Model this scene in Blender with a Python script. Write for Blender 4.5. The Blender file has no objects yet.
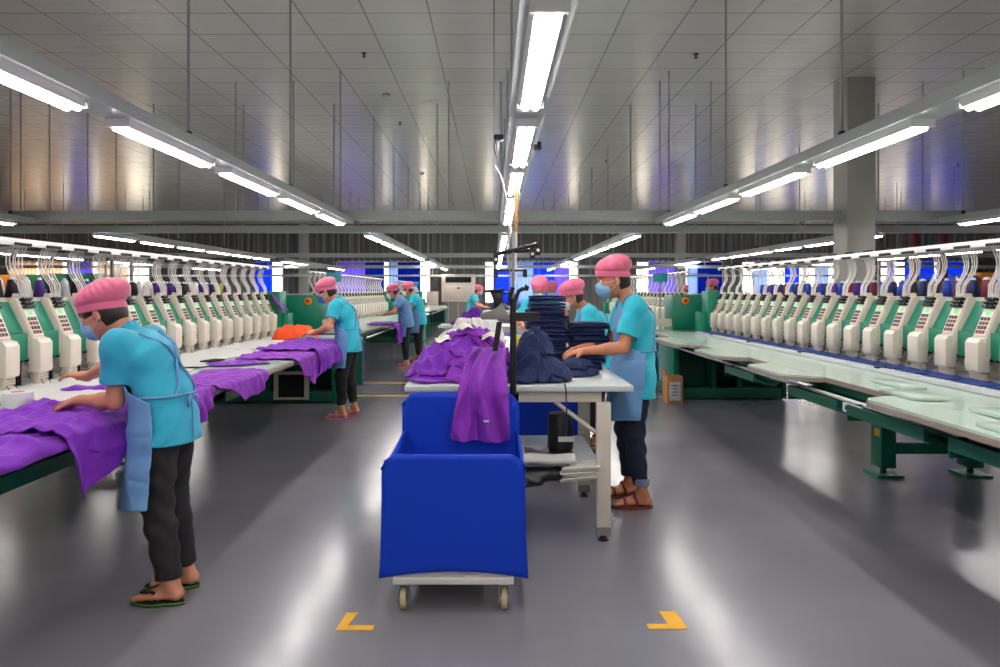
import bpy, math, random
import numpy as np
from mathutils import Vector, Matrix

# ------------------------------------------------------------------ camera, light, exposure
SC = bpy.context.scene
COL = SC.collection
random.seed(7)
PI = math.pi
cam_data = bpy.data.cameras.new('camera')
cam_data.sensor_width = 36.0
cam_data.lens = 24.01
cam_data.shift_x = 0.006
cam_data.shift_y = -0.0425
cam_data.clip_start = 0.05
cam_data.clip_end = 200
cam = bpy.data.objects.new('camera', cam_data)
cam.location = (0, 0, 1.4)
cam.rotation_euler = (PI / 2, 0, 0)
COL.objects.link(cam)
SC.camera = cam
SC.view_settings.view_transform = 'Standard'
SC.view_settings.look = 'None'
SC.view_settings.exposure = 0.58
SC.view_settings.gamma = 1.0
SC.view_settings.use_curve_mapping = False
W = bpy.data.worlds.new('world')
SC.world = W
W.use_nodes = True
W.node_tree.nodes['Background'].inputs[0].default_value = (1.0, 0.88, 0.70, 1)
W.node_tree.nodes['Background'].inputs[1].default_value = 4.5
TUBE_POWER = 27.0
SC.cycles.max_bounces = 8
SC.cycles.diffuse_bounces = 4
SC.cycles.glossy_bounces = 4
SC.cycles.sample_clamp_indirect = 6.0
SC.cycles.caustics_reflective = False
SC.cycles.caustics_refractive = False


# ------------------------------------------------------------------ materials
def srgb(r, g, b):
    f = lambda c: c / 12.92 if c <= 0.04045 else ((c + 0.055) / 1.055) ** 2.4
    return (f(r / 255), f(g / 255), f(b / 255), 1)


def mat(name, rgb, rough=0.5, metal=0.0, var=0.06, scale=6.0, bump=0.0, bscale=60.0, emit=None, sheen=0.0, spec=0.5, trans=0.0):
    m = bpy.data.materials.new(name)
    m.use_nodes = True
    nt = m.node_tree
    b = nt.nodes['Principled BSDF']
    c = srgb(*rgb)
    tc = nt.nodes.new('ShaderNodeTexCoord')
    n = nt.nodes.new('ShaderNodeTexNoise')
    n.inputs['Scale'].default_value = scale
    n.inputs['Detail'].default_value = 3
    nt.links.new(tc.outputs['Object'], n.inputs['Vector'])
    mix = nt.nodes.new('ShaderNodeMix')
    mix.data_type = 'RGBA'
    mix.inputs[6].default_value = tuple(min(1, x * (1 - var)) for x in c[:3]) + (1,)
    mix.inputs[7].default_value = tuple(min(1, x * (1 + var)) for x in c[:3]) + (1,)
    nt.links.new(n.outputs['Fac'], mix.inputs[0])
    nt.links.new(mix.outputs[2], b.inputs['Base Color'])
    b.inputs['Roughness'].default_value = rough
    b.inputs['Metallic'].default_value = metal
    b.inputs['Specular IOR Level'].default_value = spec
    if sheen:
        b.inputs['Sheen Weight'].default_value = sheen
    if trans:
        b.inputs['Transmission Weight'].default_value = trans
    if bump:
        n2 = nt.nodes.new('ShaderNodeTexNoise')
        n2.inputs['Scale'].default_value = bscale
        n2.inputs['Detail'].default_value = 2
        nt.links.new(tc.outputs['Object'], n2.inputs['Vector'])
        bp = nt.nodes.new('ShaderNodeBump')
        bp.inputs['Strength'].default_value = bump
        bp.inputs['Distance'].default_value = 0.01
        nt.links.new(n2.outputs['Fac'], bp.inputs['Height'])
        nt.links.new(bp.outputs['Normal'], b.inputs['Normal'])
    if emit:
        b.inputs['Emission Color'].default_value = srgb(*emit[:3])
        b.inputs['Emission Strength'].default_value = emit[3]
    return m


M = {}
M['beige'] = mat('machine_beige', (208, 198, 182), 0.35)
M['cream'] = mat('cream_plastic', (222, 211, 197), 0.3)
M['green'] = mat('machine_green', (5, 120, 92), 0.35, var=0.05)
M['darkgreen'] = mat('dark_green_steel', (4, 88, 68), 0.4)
M['black'] = mat('black_plastic', (26, 26, 28), 0.4)
M['slot'] = mat('black_void', (10, 10, 11), 0.8)
M['red'] = mat('dark_red_print', (118, 40, 42), 0.5)
M['lcd'] = mat('green_display', (90, 210, 130), 0.3, emit=(110, 255, 150, 0.25))
M['white'] = mat('white_paint', (226, 226, 224), 0.35)
M['tubewhite'] = mat('white_tube', (208, 204, 198), 0.35)
M['steel'] = mat('brushed_steel', (170, 170, 168), 0.3, metal=0.9)
M['alu'] = mat('white_aluminium', (206, 208, 210), 0.3, metal=0.2)
M['trunk'] = mat('trunking_paint', (188, 196, 192), 0.35)
M['rod'] = mat('rod_paint', (176, 178, 174), 0.4)
M['mint'] = mat('mint_laminate', (196, 218, 204), 0.15, var=0.03)
M['edge'] = mat('laminate_edge', (160, 146, 134), 0.4)
M['tabletop'] = mat('pale_laminate', (206, 216, 212), 0.25, var=0.03)
M['tableleg'] = mat('ivory_paint', (214, 206, 188), 0.4)
M['blue'] = mat('blue_panel_fabric', (0, 58, 190), 0.6, var=0.05, bump=0.1, bscale=300, spec=.3)
M['purple'] = mat('purple_jersey', (134, 36, 176), 0.8, var=0.1, bump=0.25, bscale=180, sheen=0.1)
M['purple2'] = mat('violet_jersey', (120, 28, 176), 0.8, var=0.1, bump=0.25, bscale=180, sheen=0.1)
M['navy'] = mat('navy_jersey', (18, 36, 84), 0.7, var=0.2, bump=0.25, bscale=160, sheen=0.04, spec=.4)
M['garmentblue'] = mat('blue_jersey', (12, 48, 112), 0.85, var=0.15, bump=0.25, bscale=160)
M['orange'] = mat('orange_fabric', (240, 84, 28), 0.8, var=0.1, bump=0.2)
M['whitecloth'] = mat('white_fabric', (214, 214, 208), 0.85, var=0.05, bump=0.2)
M['yellowcloth'] = mat('yellow_fabric', (214, 196, 60), 0.85)
M['teal'] = mat('teal_panel', (30, 150, 160), 0.5)
M['skin'] = mat('skin', (214, 146, 112), 0.5, var=0.07, scale=20)
M['skin2'] = mat('skin_tan', (206, 134, 98), 0.5, var=0.07, scale=20)
M['hair'] = mat('black_hair', (34, 24, 20), 0.45, var=0.3, scale=60)
M['shirt'] = mat('turquoise_polo', (46, 176, 206), 0.8, var=0.06, bump=0.15, bscale=250, sheen=0.2)
M['shirt2'] = mat('bright_turquoise_polo', (40, 192, 214), 0.8, var=0.06, bump=0.15, bscale=250, sheen=0.2)
M['apron'] = mat('light_blue_apron', (112, 160, 208), 0.8, var=0.06, bump=0.12, bscale=250)
M['cap'] = mat('pink_cap', (236, 118, 150), 0.8, var=0.06, bump=0.12, bscale=250, sheen=0.2)
M['mask'] = mat('blue_face_mask', (140, 196, 226), 0.7)
M['maskdark'] = mat('dark_blue_mask', (40, 112, 172), 0.7)
M['maskwhite'] = mat('white_face_mask', (222, 226, 226), 0.7)
M['trousers'] = mat('black_trousers', (34, 33, 35), 0.85, var=0.15)
M['jeans'] = mat('dark_jeans', (27, 38, 58), 0.85, var=0.2, bump=0.2, bscale=200)
M['cuff'] = mat('jean_cuff', (120, 136, 156), 0.85)
M['flipblack'] = mat('black_rubber', (26, 24, 22), 0.6)
M['flipgreen'] = mat('green_rubber', (96, 160, 40), 0.6)
M['sandal'] = mat('brown_sandal', (124, 56, 40), 0.6)
M['pinkshoe'] = mat('pink_shoe', (214, 140, 180), 0.6)
M['card'] = mat('cardboard', (196, 142, 92), 0.8)
M['yellow'] = mat('yellow_tape', (246, 184, 30), 0.5)
M['castor'] = mat('castor_wheel', (196, 184, 140), 0.5)
M['column'] = mat('column_paint', (186, 186, 178), 0.45)
M['wallside'] = mat('side_wall_paint', (168, 168, 164), 0.6)
M['acgrille'] = mat('grey_grille', (128, 126, 118), 0.6)
M['eyewhite'] = mat('eye_white', (230, 226, 220), 0.3)
M['paper'] = mat('paper', (226, 220, 210), 0.8, var=0.12, scale=40)
M['yellowred'] = mat('orange_button', (236, 150, 30), 0.4)
M['redbutton'] = mat('red_button', (190, 30, 24), 0.35)
M['redpipe'] = mat('red_pipe', (120, 34, 34), 0.4)
THREADS = {'purple': (84, 40, 150), 'blue': (30, 76, 190), 'dark': (38, 30, 44), 'crimson': (128, 22, 44), 'white': (236, 236, 236),
           'lime': (196, 206, 50), 'orange': (236, 140, 30), 'navy': (24, 36, 96), 'green': (30, 120, 80), 'pink': (220, 130, 180)}
for k_, v_ in THREADS.items():
    M['thread_' + k_] = mat(k_ + '_thread', v_, 0.6, bump=0.2, bscale=200)
M['tube'] = mat('lit_tube', (255, 255, 255), 0.4, emit=(255, 248, 246, TUBE_POWER))


def tube_floor_ceiling():
    # floor: grey polished epoxy with scuffs
    m = bpy.data.materials.new('grey_epoxy_floor')
    m.use_nodes = True
    nt = m.node_tree
    b = nt.nodes['Principled BSDF']
    tc = nt.nodes.new('ShaderNodeTexCoord')
    n = nt.nodes.new('ShaderNodeTexNoise'); n.inputs['Scale'].default_value = 0.8; n.inputs['Detail'].default_value = 4
    nt.links.new(tc.outputs['Object'], n.inputs['Vector'])
    mx = nt.nodes.new('ShaderNodeMix'); mx.data_type = 'RGBA'
    mx.inputs[6].default_value = srgb(98, 98, 104); mx.inputs[7].default_value = srgb(144, 143, 150)
    nt.links.new(n.outputs['Fac'], mx.inputs[0]); nt.links.new(mx.outputs[2], b.inputs['Base Color'])
    n3 = nt.nodes.new('ShaderNodeTexNoise'); n3.inputs['Scale'].default_value = 2.0; n3.inputs['Detail'].default_value = 2
    nt.links.new(tc.outputs['Object'], n3.inputs['Vector'])
    ma = nt.nodes.new('ShaderNodeMath'); ma.operation = 'MULTIPLY_ADD'; ma.inputs[1].default_value = 0.12; ma.inputs[2].default_value = 0.14
    nt.links.new(n3.outputs['Fac'], ma.inputs[0]); nt.links.new(ma.outputs[0], b.inputs['Roughness'])
    b.inputs['Specular IOR Level'].default_value = 0.45
    bp = nt.nodes.new('ShaderNodeBump'); bp.inputs['Strength'].default_value = 0.1; bp.inputs['Distance'].default_value = 0.01
    nt.links.new(n3.outputs['Fac'], bp.inputs['Height']); nt.links.new(bp.outputs['Normal'], b.inputs['Normal'])
    M['floor'] = m
    # ceiling: glossy metal-faced panels, joints every 0.7 x 0.6 m
    m = bpy.data.materials.new('ceiling_panels')
    m.use_nodes = True
    nt = m.node_tree
    b = nt.nodes['Principled BSDF']
    tc = nt.nodes.new('ShaderNodeTexCoord')
    br = nt.nodes.new('ShaderNodeTexBrick')
    br.offset = 0.0; br.squash = 1.0
    br.inputs['Scale'].default_value = 1.0
    br.inputs['Brick Width'].default_value = 0.72
    br.inputs['Row Height'].default_value = 0.62
    br.inputs['Mortar Size'].default_value = 0.009
    br.inputs['Mortar Smooth'].default_value = 0.2
    br.inputs['Color1'].default_value = srgb(232, 232, 222)
    br.inputs['Color2'].default_value = srgb(240, 240, 230)
    br.inputs['Mortar'].default_value = srgb(150, 148, 142)
    nt.links.new(tc.outputs['Object'], br.inputs['Vector'])
    nt.links.new(br.outputs['Color'], b.inputs['Base Color'])
    b.inputs['Roughness'].default_value = 0.24
    b.inputs['Metallic'].default_value = 0.1
    mp = nt.nodes.new('ShaderNodeMapping'); mp.inputs['Scale'].default_value = (0.8, 5, 1)
    nt.links.new(tc.outputs['Object'], mp.inputs['Vector'])
    n = nt.nodes.new('ShaderNodeTexNoise'); n.inputs['Scale'].default_value = 1.6; n.inputs['Detail'].default_value = 2
    nt.links.new(mp.outputs[0], n.inputs['Vector'])
    bp = nt.nodes.new('ShaderNodeBump'); bp.inputs['Strength'].default_value = 0.5; bp.inputs['Distance'].default_value = 0.012
    nt.links.new(n.outputs['Fac'], bp.inputs['Height'])
    nt.links.new(bp.outputs['Normal'], b.inputs['Normal'])
    M['ceiling'] = m
    # curtains: translucent dyed cloth
    for nm, c in (('curtain_blue', (54, 112, 240)), ('curtain_dark', (18, 72, 176)), ('curtain_violet', (156, 140, 236)), ('curtain_pale', (176, 200, 250)), ('curtain_rose', (238, 220, 204))):
        m = bpy.data.materials.new(nm); m.use_nodes = True
        nt = m.node_tree
        b = nt.nodes['Principled BSDF']; b.inputs['Base Color'].default_value = srgb(*c); b.inputs['Roughness'].default_value = 0.9
        tr = nt.nodes.new('ShaderNodeBsdfTranslucent'); tr.inputs[0].default_value = srgb(*c)
        mx = nt.nodes.new('ShaderNodeMixShader'); mx.inputs[0].default_value = 0.65
        out = nt.nodes['Material Output']
        nt.links.new(b.outputs[0], mx.inputs[1]); nt.links.new(tr.outputs[0], mx.inputs[2]); nt.links.new(mx.outputs[0], out.inputs[0])
        M[nm] = m
    m = bpy.data.materials.new('window_glass'); m.use_nodes = True
    nt = m.node_tree
    gl = nt.nodes.new('ShaderNodeBsdfGlossy'); gl.inputs['Roughness'].default_value = 0.02
    tp = nt.nodes.new('ShaderNodeBsdfTransparent')
    mx = nt.nodes.new('ShaderNodeMixShader'); mx.inputs[0].default_value = 0.06
    nt.links.new(tp.outputs[0], mx.inputs[1]); nt.links.new(gl.outputs[0], mx.inputs[2]); nt.links.new(mx.outputs[0], nt.nodes['Material Output'].inputs[0])
    M['glass'] = m
    M['backwall'] = mat('grey_metal_siding', (112, 112, 108), 0.55)


tube_floor_ceiling()


# ------------------------------------------------------------------ mesh helpers
class MB:
    def __init__(s):
        s.v = []; s.f = []; s.m = []; s.mats = []

    def mi(s, m):
        m = M[m] if isinstance(m, str) else m
        if m not in s.mats: s.mats.append(m)
        return s.mats.index(m)

    def add(s, vs, fs, m):
        o = len(s.v); k = s.mi(m)
        s.v += [tuple(p) for p in vs]
        for f in fs:
            s.f.append([i + o for i in f]); s.m.append(k)
        return s

    def box(s, x0, x1, y0, y1, z0, z1, m):
        if x0 > x1: x0, x1 = x1, x0
        if y0 > y1: y0, y1 = y1, y0
        if z0 > z1: z0, z1 = z1, z0
        v = [(x, y, z) for z in (z0, z1) for y in (y0, y1) for x in (x0, x1)]
        return s.add(v, [(0, 2, 3, 1), (4, 5, 7, 6), (0, 1, 5, 4), (2, 6, 7, 3), (0, 4, 6, 2), (1, 3, 7, 5)], m)

    def prism(s, poly, axis, a, b, m):
        """poly in the two other axes (in xyz order), extruded along axis from a to b"""
        n = len(poly)
        def P(p, t):
            q = list(p); q.insert(axis, t); return tuple(q)
        v = [P(p, a) for p in poly] + [P(p, b) for p in poly]
        fs = [tuple(range(n))[::-1], tuple(range(n, 2 * n))] + [(i, (i + 1) % n, n + (i + 1) % n, n + i) for i in range(n)]
        return s.add(v, fs, m)

    def tube(s, pts, r, m, n=8, cap=True):
        pts = [Vector(p) for p in pts]
        rs = r if isinstance(r, (list, tuple)) else [r] * len(pts)
        vs = []; fs = []
        up = Vector((0, 0, 1)) if abs((pts[-1] - pts[0]).normalized().z) < 0.9 else Vector((0, 1, 0))
        for i, p in enumerate(pts):
            d = (pts[min(i + 1, len(pts) - 1)] - pts[max(i - 1, 0)]).normalized()
            a = d.cross(up)
            if a.length < 1e-4: a = d.cross(Vector((1, 0, 0)))
            a.normalize(); b = d.cross(a)
            for k in range(n):
                t = 2 * PI * k / n
                vs.append(p + (a * math.cos(t) + b * math.sin(t)) * rs[i])
        for i in range(len(pts) - 1):
            for k in range(n):
                fs.append((i * n + k, i * n + (k + 1) % n, (i + 1) * n + (k + 1) % n, (i + 1) * n + k))
        if cap:
            fs.append(tuple(range(n))); e = (len(pts) - 1) * n
            fs.append(tuple(range(e + n - 1, e - 1, -1)))
        return s.add(vs, fs, m)

    def ball(s, c, r, m, n=10, sc=(1, 1, 1)):
        vs = []; fs = []
        h = n // 2
        for i in range(h + 1):
            a = PI * i / h
            for k in range(n):
                t = 2 * PI * k / n
                vs.append((c[0] + r * sc[0] * math.sin(a) * math.cos(t), c[1] + r * sc[1] * math.sin(a) * math.sin(t), c[2] + r * sc[2] * math.cos(a)))
        for i in range(h):
            for k in range(n):
                fs.append((i * n + k, (i + 1) * n + k, (i + 1) * n + (k + 1) % n, i * n + (k + 1) % n))
        return s.add(vs, fs, m)

    def lathe(s, prof, c, m, n=20):
        vs = []; fs = []
        for r, z in prof:
            for k in range(n):
                t = 2 * PI * k / n
                vs.append((c[0] + r * math.cos(t), c[1] + r * math.sin(t), c[2] + z))
        for i in range(len(prof) - 1):
            for k in range(n):
                fs.append((i * n + k, i * n + (k + 1) % n, (i + 1) * n + (k + 1) % n, (i + 1) * n + k))
        fs.append(tuple(range(n))[::-1]); e = (len(prof) - 1) * n
        fs.append(tuple(range(e, e + n)))
        return s.add(vs, fs, m)

    def build(s, name, parent=None, bevel=0, smooth=35, loc=None, rotz=0):
        me = bpy.data.meshes.new(name)
        me.from_pydata(s.v, [], s.f)
        for m in s.mats: me.materials.append(m)
        me.polygons.foreach_set('material_index', s.m)
        me.update()
        return link(name, me, parent, bevel, smooth, loc, rotz)


def link(name, me, parent=None, bevel=0, smooth=35, loc=None, rotz=0, mods=None):
    o = bpy.data.objects.new(name, me)
    COL.objects.link(o)
    if bevel:
        md = o.modifiers.new('b', 'BEVEL'); md.width = bevel; md.segments = 2; md.limit_method = 'ANGLE'; md.angle_limit = 0.6
        dg = bpy.context.evaluated_depsgraph_get(); dg.update()
        nm = bpy.data.meshes.new_from_object(o.evaluated_get(dg))
        o.modifiers.clear(); o.data = nm; me = nm
    if smooth:
        me.polygons.foreach_set('use_smooth', [True] * len(me.polygons))
        if smooth < 180: me.set_sharp_from_angle(angle=math.radians(smooth))
    if parent: o.parent = parent
    if loc: o.location = loc
    if rotz: o.rotation_euler = (0, 0, rotz)
    return o


def tag(o, label=None, cat=None, group=None, kind=None):
    if label: o['label'] = label
    if cat: o['category'] = cat
    if group: o['group'] = group
    if kind: o['kind'] = kind
    return o


def thing(name, label, cat, loc=(0, 0, 0), rotz=0, group=None):
    o = bpy.data.objects.new(name, None); COL.objects.link(o)
    o.empty_display_size = 0.1
    o.location = loc; o.rotation_euler = (0, 0, rotz)
    return tag(o, label, cat, group)


def copy_tree(o, parent=None):
    c = o.copy(); COL.objects.link(c); c.parent = parent
    for ch in list(o.children): copy_tree(ch, c)
    return c


def struct(o):
    o['kind'] = 'structure'; return o


# ------------------------------------------------------------------ noise and implicit surfaces
def hsh(ix, iy, iz, seed):
    n = (ix * 374761393 + iy * 668265263 + iz * 2147483647 + seed * 1442695041) & 0xffffffff
    n = ((n ^ (n >> 13)) * 1274126177) & 0xffffffff
    return ((n ^ (n >> 16)) & 0xffff) / 65535.0


def vnoise(x, y, z=0.0, seed=0):
    x, y, z = np.broadcast_arrays(np.asarray(x, float), np.asarray(y, float), np.asarray(z, float))
    ix, iy, iz = (np.floor(a).astype(np.int64) for a in (x, y, z))
    fx, fy, fz = x - ix, y - iy, z - iz
    fx, fy, fz = (f * f * (3 - 2 * f) for f in (fx, fy, fz))
    r = 0
    for a in (0, 1):
        for b in (0, 1):
            for c in (0, 1):
                r = r + hsh(ix + a, iy + b, iz + c, seed) * (fx if a else 1 - fx) * (fy if b else 1 - fy) * (fz if c else 1 - fz)
    return r


def folds(x, y, seed=0, f=9.0, ang=0.0, warp=0.6):
    """crease pattern 0..1 made of warped ridges"""
    c, s = math.cos(ang), math.sin(ang)
    u = x * c + y * s; v = -x * s + y * c
    w = vnoise(u * 4, v * 4, seed=seed) + 0.5 * vnoise(u * 9, v * 9, seed=seed + 5)
    a = np.abs(np.sin(PI * (u * f + warp * 2.2 * w)))
    b = np.abs(np.sin(PI * (v * f * 0.45 + warp * 2.0 * vnoise(u * 5, v * 5, seed=seed + 9))))
    return 0.65 * (1 - a) ** 1.0 + 0.35 * (1 - b) ** 1.3


class SDF:
    def __init__(s): s.p = []

    def rc(s, a, b, r1, r2=None, k=0.02, sq=None, cut=None):
        s.p.append(('rc', np.array(a, float), np.array(b, float), r1, r1 if r2 is None else r2, k, sq, cut)); return s

    def el(s, c, rad, k=0.02, R=None, cut=None):
        s.p.append(('el', np.array(c, float), np.array(rad, float), R if R is None else np.array(R, float), 0, k, None, cut)); return s

    def one(s, q, P):
        if q[0] == 'rc':
            a, b, r1, r2, k, sq = q[1:7]
            ba = b - a; L = max(ba @ ba, 1e-9)
            pa = P - a
            t = np.clip((pa @ ba) / L, 0, 1)
            off = pa - t[..., None] * ba
            if sq is not None:
                ax, fac = np.array(sq[0], float), sq[1]
                c = off @ ax
                off = off + (c * (1 / fac - 1))[..., None] * ax
            d = np.sqrt((off * off).sum(-1)) - (r1 + (r2 - r1) * t)
            if q[7] is not None:
                for (pt, nr) in q[7]:
                    d = np.maximum(d, (P - np.array(pt, float)) @ np.array(nr, float))
        else:
            c, rad, R = q[1], q[2], q[3]
            o = P - c
            if R is not None: o = o @ R
            u = o / rad
            l = np.sqrt((u * u).sum(-1))
            l2 = np.sqrt(((u / rad) ** 2).sum(-1))
            d = np.where(l2 > 1e-6, l * (l - 1) / np.maximum(l2, 1e-6), -rad.min())
            if q[7] is not None:
                for (pt, nr) in q[7]:
                    d = np.maximum(d, (P - np.array(pt, float)) @ np.array(nr, float))
        return d

    def bb(s, q):
        if q[0] == 'rc':
            r = max(q[3], q[4]) * (max(1, q[6][1]) if q[6] else 1)
            return np.minimum(q[1], q[2]) - r, np.maximum(q[1], q[2]) + r
        r = q[2].max()
        return q[1] - r, q[1] + r

    def ev(s, P):
        P = np.asarray(P, float)
        F = np.full(P.shape[:-1], 1.0)
        for q in s.p:
            d = s.one(q, P); k = q[5]
            h = np.maximum(k - np.abs(F - d), 0) / k
            F = np.minimum(F, d) - h * h * k * 0.25
        return F

    def bounds(s):
        lo = np.min([s.bb(q)[0] for q in s.p], 0); hi = np.max([s.bb(q)[1] for q in s.p], 0)
        return lo, hi

    def grid(s, h, pad=0.03):
        lo, hi = s.bounds(); lo = lo - pad; hi = hi + pad
        n = np.ceil((hi - lo) / h).astype(int) + 1
        F = np.full(n, 0.2, np.float32)
        ax = [lo[i] + h * np.arange(n[i]) for i in range(3)]
        for q in s.p:
            a, b = s.bb(q); m = q[5] + 0.02
            i0 = np.maximum(((a - m - lo) / h).astype(int), 0); i1 = np.minimum(((b + m - lo) / h).astype(int) + 2, n)
            if (i1 <= i0).any(): continue
            sl = tuple(slice(i0[i], i1[i]) for i in range(3))
            P = np.stack(np.meshgrid(*[ax[i][sl[i]] for i in range(3)], indexing='ij'), -1)
            d = s.one(q, P); G = F[sl]; k = q[5]
            hh = np.maximum(k - np.abs(G - d), 0) / k
            F[sl] = np.minimum(G, d) - hh * hh * k * 0.25
        return F, lo, ax


def nets(F, lo, h):
    ins = F < 0
    nx, ny, nz = F.shape
    cnt = np.zeros((nx - 1, ny - 1, nz - 1), np.int8)
    cs = [(a, b, c) for a in (0, 1) for b in (0, 1) for c in (0, 1)]
    for a, b, c in cs:
        cnt += ins[a:nx - 1 + a, b:ny - 1 + b, c:nz - 1 + c]
    act = (cnt > 0) & (cnt < 8)
    idx = np.argwhere(act)
    num = np.full(act.shape, -1, np.int64); num[act] = np.arange(len(idx))
    acc = np.zeros((len(idx), 3)); c_ = np.zeros(len(idx))
    I = idx.T
    for ax in range(3):
        for a in (0, 1):
            for b in (0, 1):
                o0 = [0, 0, 0]; oth = [i for i in range(3) if i != ax]
                o0[oth[0]] = a; o0[oth[1]] = b
                o1 = list(o0); o1[ax] = 1
                f0 = F[I[0] + o0[0], I[1] + o0[1], I[2] + o0[2]]; f1 = F[I[0] + o1[0], I[1] + o1[1], I[2] + o1[2]]
                mk = (f0 < 0) != (f1 < 0)
                t = np.where(mk, f0 / np.where(mk, f0 - f1, 1), 0)
                p = np.tile(np.array(o0, float), (len(idx), 1)); p[:, ax] = t
                acc[mk] += p[mk]; c_[mk] += 1
    V = lo + h * (idx + acc / np.maximum(c_, 1)[:, None])
    faces = []
    for ax in range(3):
        oth = [i for i in range(3) if i != ax]
        sl0 = [slice(None)] * 3; sl1 = [slice(None)] * 3
        sl0[ax] = slice(0, -1); sl1[ax] = slice(1, None)
        A = ins[tuple(sl0)]; B = ins[tuple(sl1)]
        e = np.argwhere(A != B)
        ok = (e[:, oth[0]] > 0) & (e[:, oth[1]] > 0) & (e[:, oth[0]] < F.shape[oth[0]] - 1) & (e[:, oth[1]] < F.shape[oth[1]] - 1)
        e = e[ok]
        s_ = A[e[:, 0], e[:, 1], e[:, 2]]
        q = []
        for da, db in ((0, 0), (-1, 0), (-1, -1), (0, -1)):
            g = e.copy(); g[:, oth[0]] += da; g[:, oth[1]] += db
            q.append(num[g[:, 0], g[:, 1], g[:, 2]])
        q = np.stack(q, 1)
        flip = s_ if ax != 1 else ~s_
        q[~flip] = q[~flip][:, ::-1]
        faces.append(q)
    return V, np.concatenate(faces)


def mesh_np(name, V, Q, m):
    me = bpy.data.meshes.new(name)
    me.vertices.add(len(V)); me.vertices.foreach_set('co', np.asarray(V, np.float32).ravel())
    me.loops.add(Q.size); me.loops.foreach_set('vertex_index', Q.astype(np.int32).ravel())
    me.polygons.add(len(Q)); me.polygons.foreach_set('loop_start', np.arange(0, Q.size, Q.shape[1], dtype=np.int32))
    me.update(calc_edges=True)
    me.materials.append(M[m] if isinstance(m, str) else m)
    return me


def sdf_obj(name, S, h, m, parent=None, post=None):
    F, lo, ax = S.grid(h)
    if post is not None:
        P = np.stack(np.meshgrid(*ax, indexing='ij'), -1)
        F = post(F, P)
    V, Q = nets(F, lo, h)
    if not len(V): return None
    return link(name, mesh_np(name, V, Q, m), parent, smooth=180)


def wrinkle(amp, f=14, seed=0):
    def g(F, P):
        near = np.abs(F) < 0.05
        p = P[near]
        ph = seed * 1.7
        w = np.sin(p[:, 0] * f * 1.3 + 2 * np.sin(p[:, 2] * f * 0.7 + ph)) * np.sin(p[:, 2] * f * 1.6 + 2.4 * np.sin(p[:, 1] * f + ph) + ph)
        cr = p[:, 2] * f * 1.5 + p[:, 0] * f * .9 + 1.6 * np.sin(p[:, 1] * f * .8 + ph) + 1.2 * np.sin(p[:, 0] * f * 1.1 + ph)
        w += 1.1 * (1 - np.abs(np.sin(cr))) ** 3 * (0.5 + 0.5 * np.sin(p[:, 2] * f * .45 + 2 * ph))
        w += 0.5 * np.sin(p[:, 2] * f * 3.1 + 3 * np.sin(p[:, 0] * f * 1.1 + p[:, 1] * f + ph))
        F[near] += amp * w
        return F
    return g


def grid_mesh(name, P, m, parent=None, thick=0.004, smooth=180):
    """P: (nu,nv,3) array -> closed thin cloth"""
    nu, nv = P.shape[:2]
    du = np.gradient(P, axis=0); dv = np.gradient(P, axis=1)
    N = np.cross(du, dv); N /= np.maximum(np.linalg.norm(N, axis=-1, keepdims=True), 1e-9)
    A = (P + N * thick / 2).reshape(-1, 3); B = (P - N * thick / 2).reshape(-1, 3)
    V = np.concatenate([A, B]); n = nu * nv
    i, j = np.meshgrid(np.arange(nu - 1), np.arange(nv - 1), indexing='ij')
    a = (i * nv + j).ravel(); b = ((i + 1) * nv + j).ravel(); c = ((i + 1) * nv + j + 1).ravel(); d = (i * nv + j + 1).ravel()
    Q = [np.stack([a, b, c, d], 1), np.stack([a, d, c, b], 1) + n]
    def rim(e):
        e = np.asarray(e); return np.stack([e[:-1], e[1:], e[1:] + n, e[:-1] + n], 1)
    Q.append(rim(np.arange(nv))); Q.append(rim((nu - 1) * nv + np.arange(nv))[:, ::-1])
    Q.append(rim(np.arange(nu) * nv)[:, ::-1]); Q.append(rim(np.arange(nu) * nv + nv - 1))
    return link(name, mesh_np(name, V, np.concatenate(Q), m), parent, smooth=smooth)


# ------------------------------------------------------------------ the hall
XL, XR, YB, YF, ZC = -24.0, 24.0, 31.0, -7.0, 4.5
LX = {'centre': 0.187, 'left': -2.16, 'right': 2.46, 'outer left': -6.8, 'outer right': 6.6, 'far left': -12.4, 'far right': 11.6}


def P31(px): return (px - 494) * YB / 667


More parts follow.
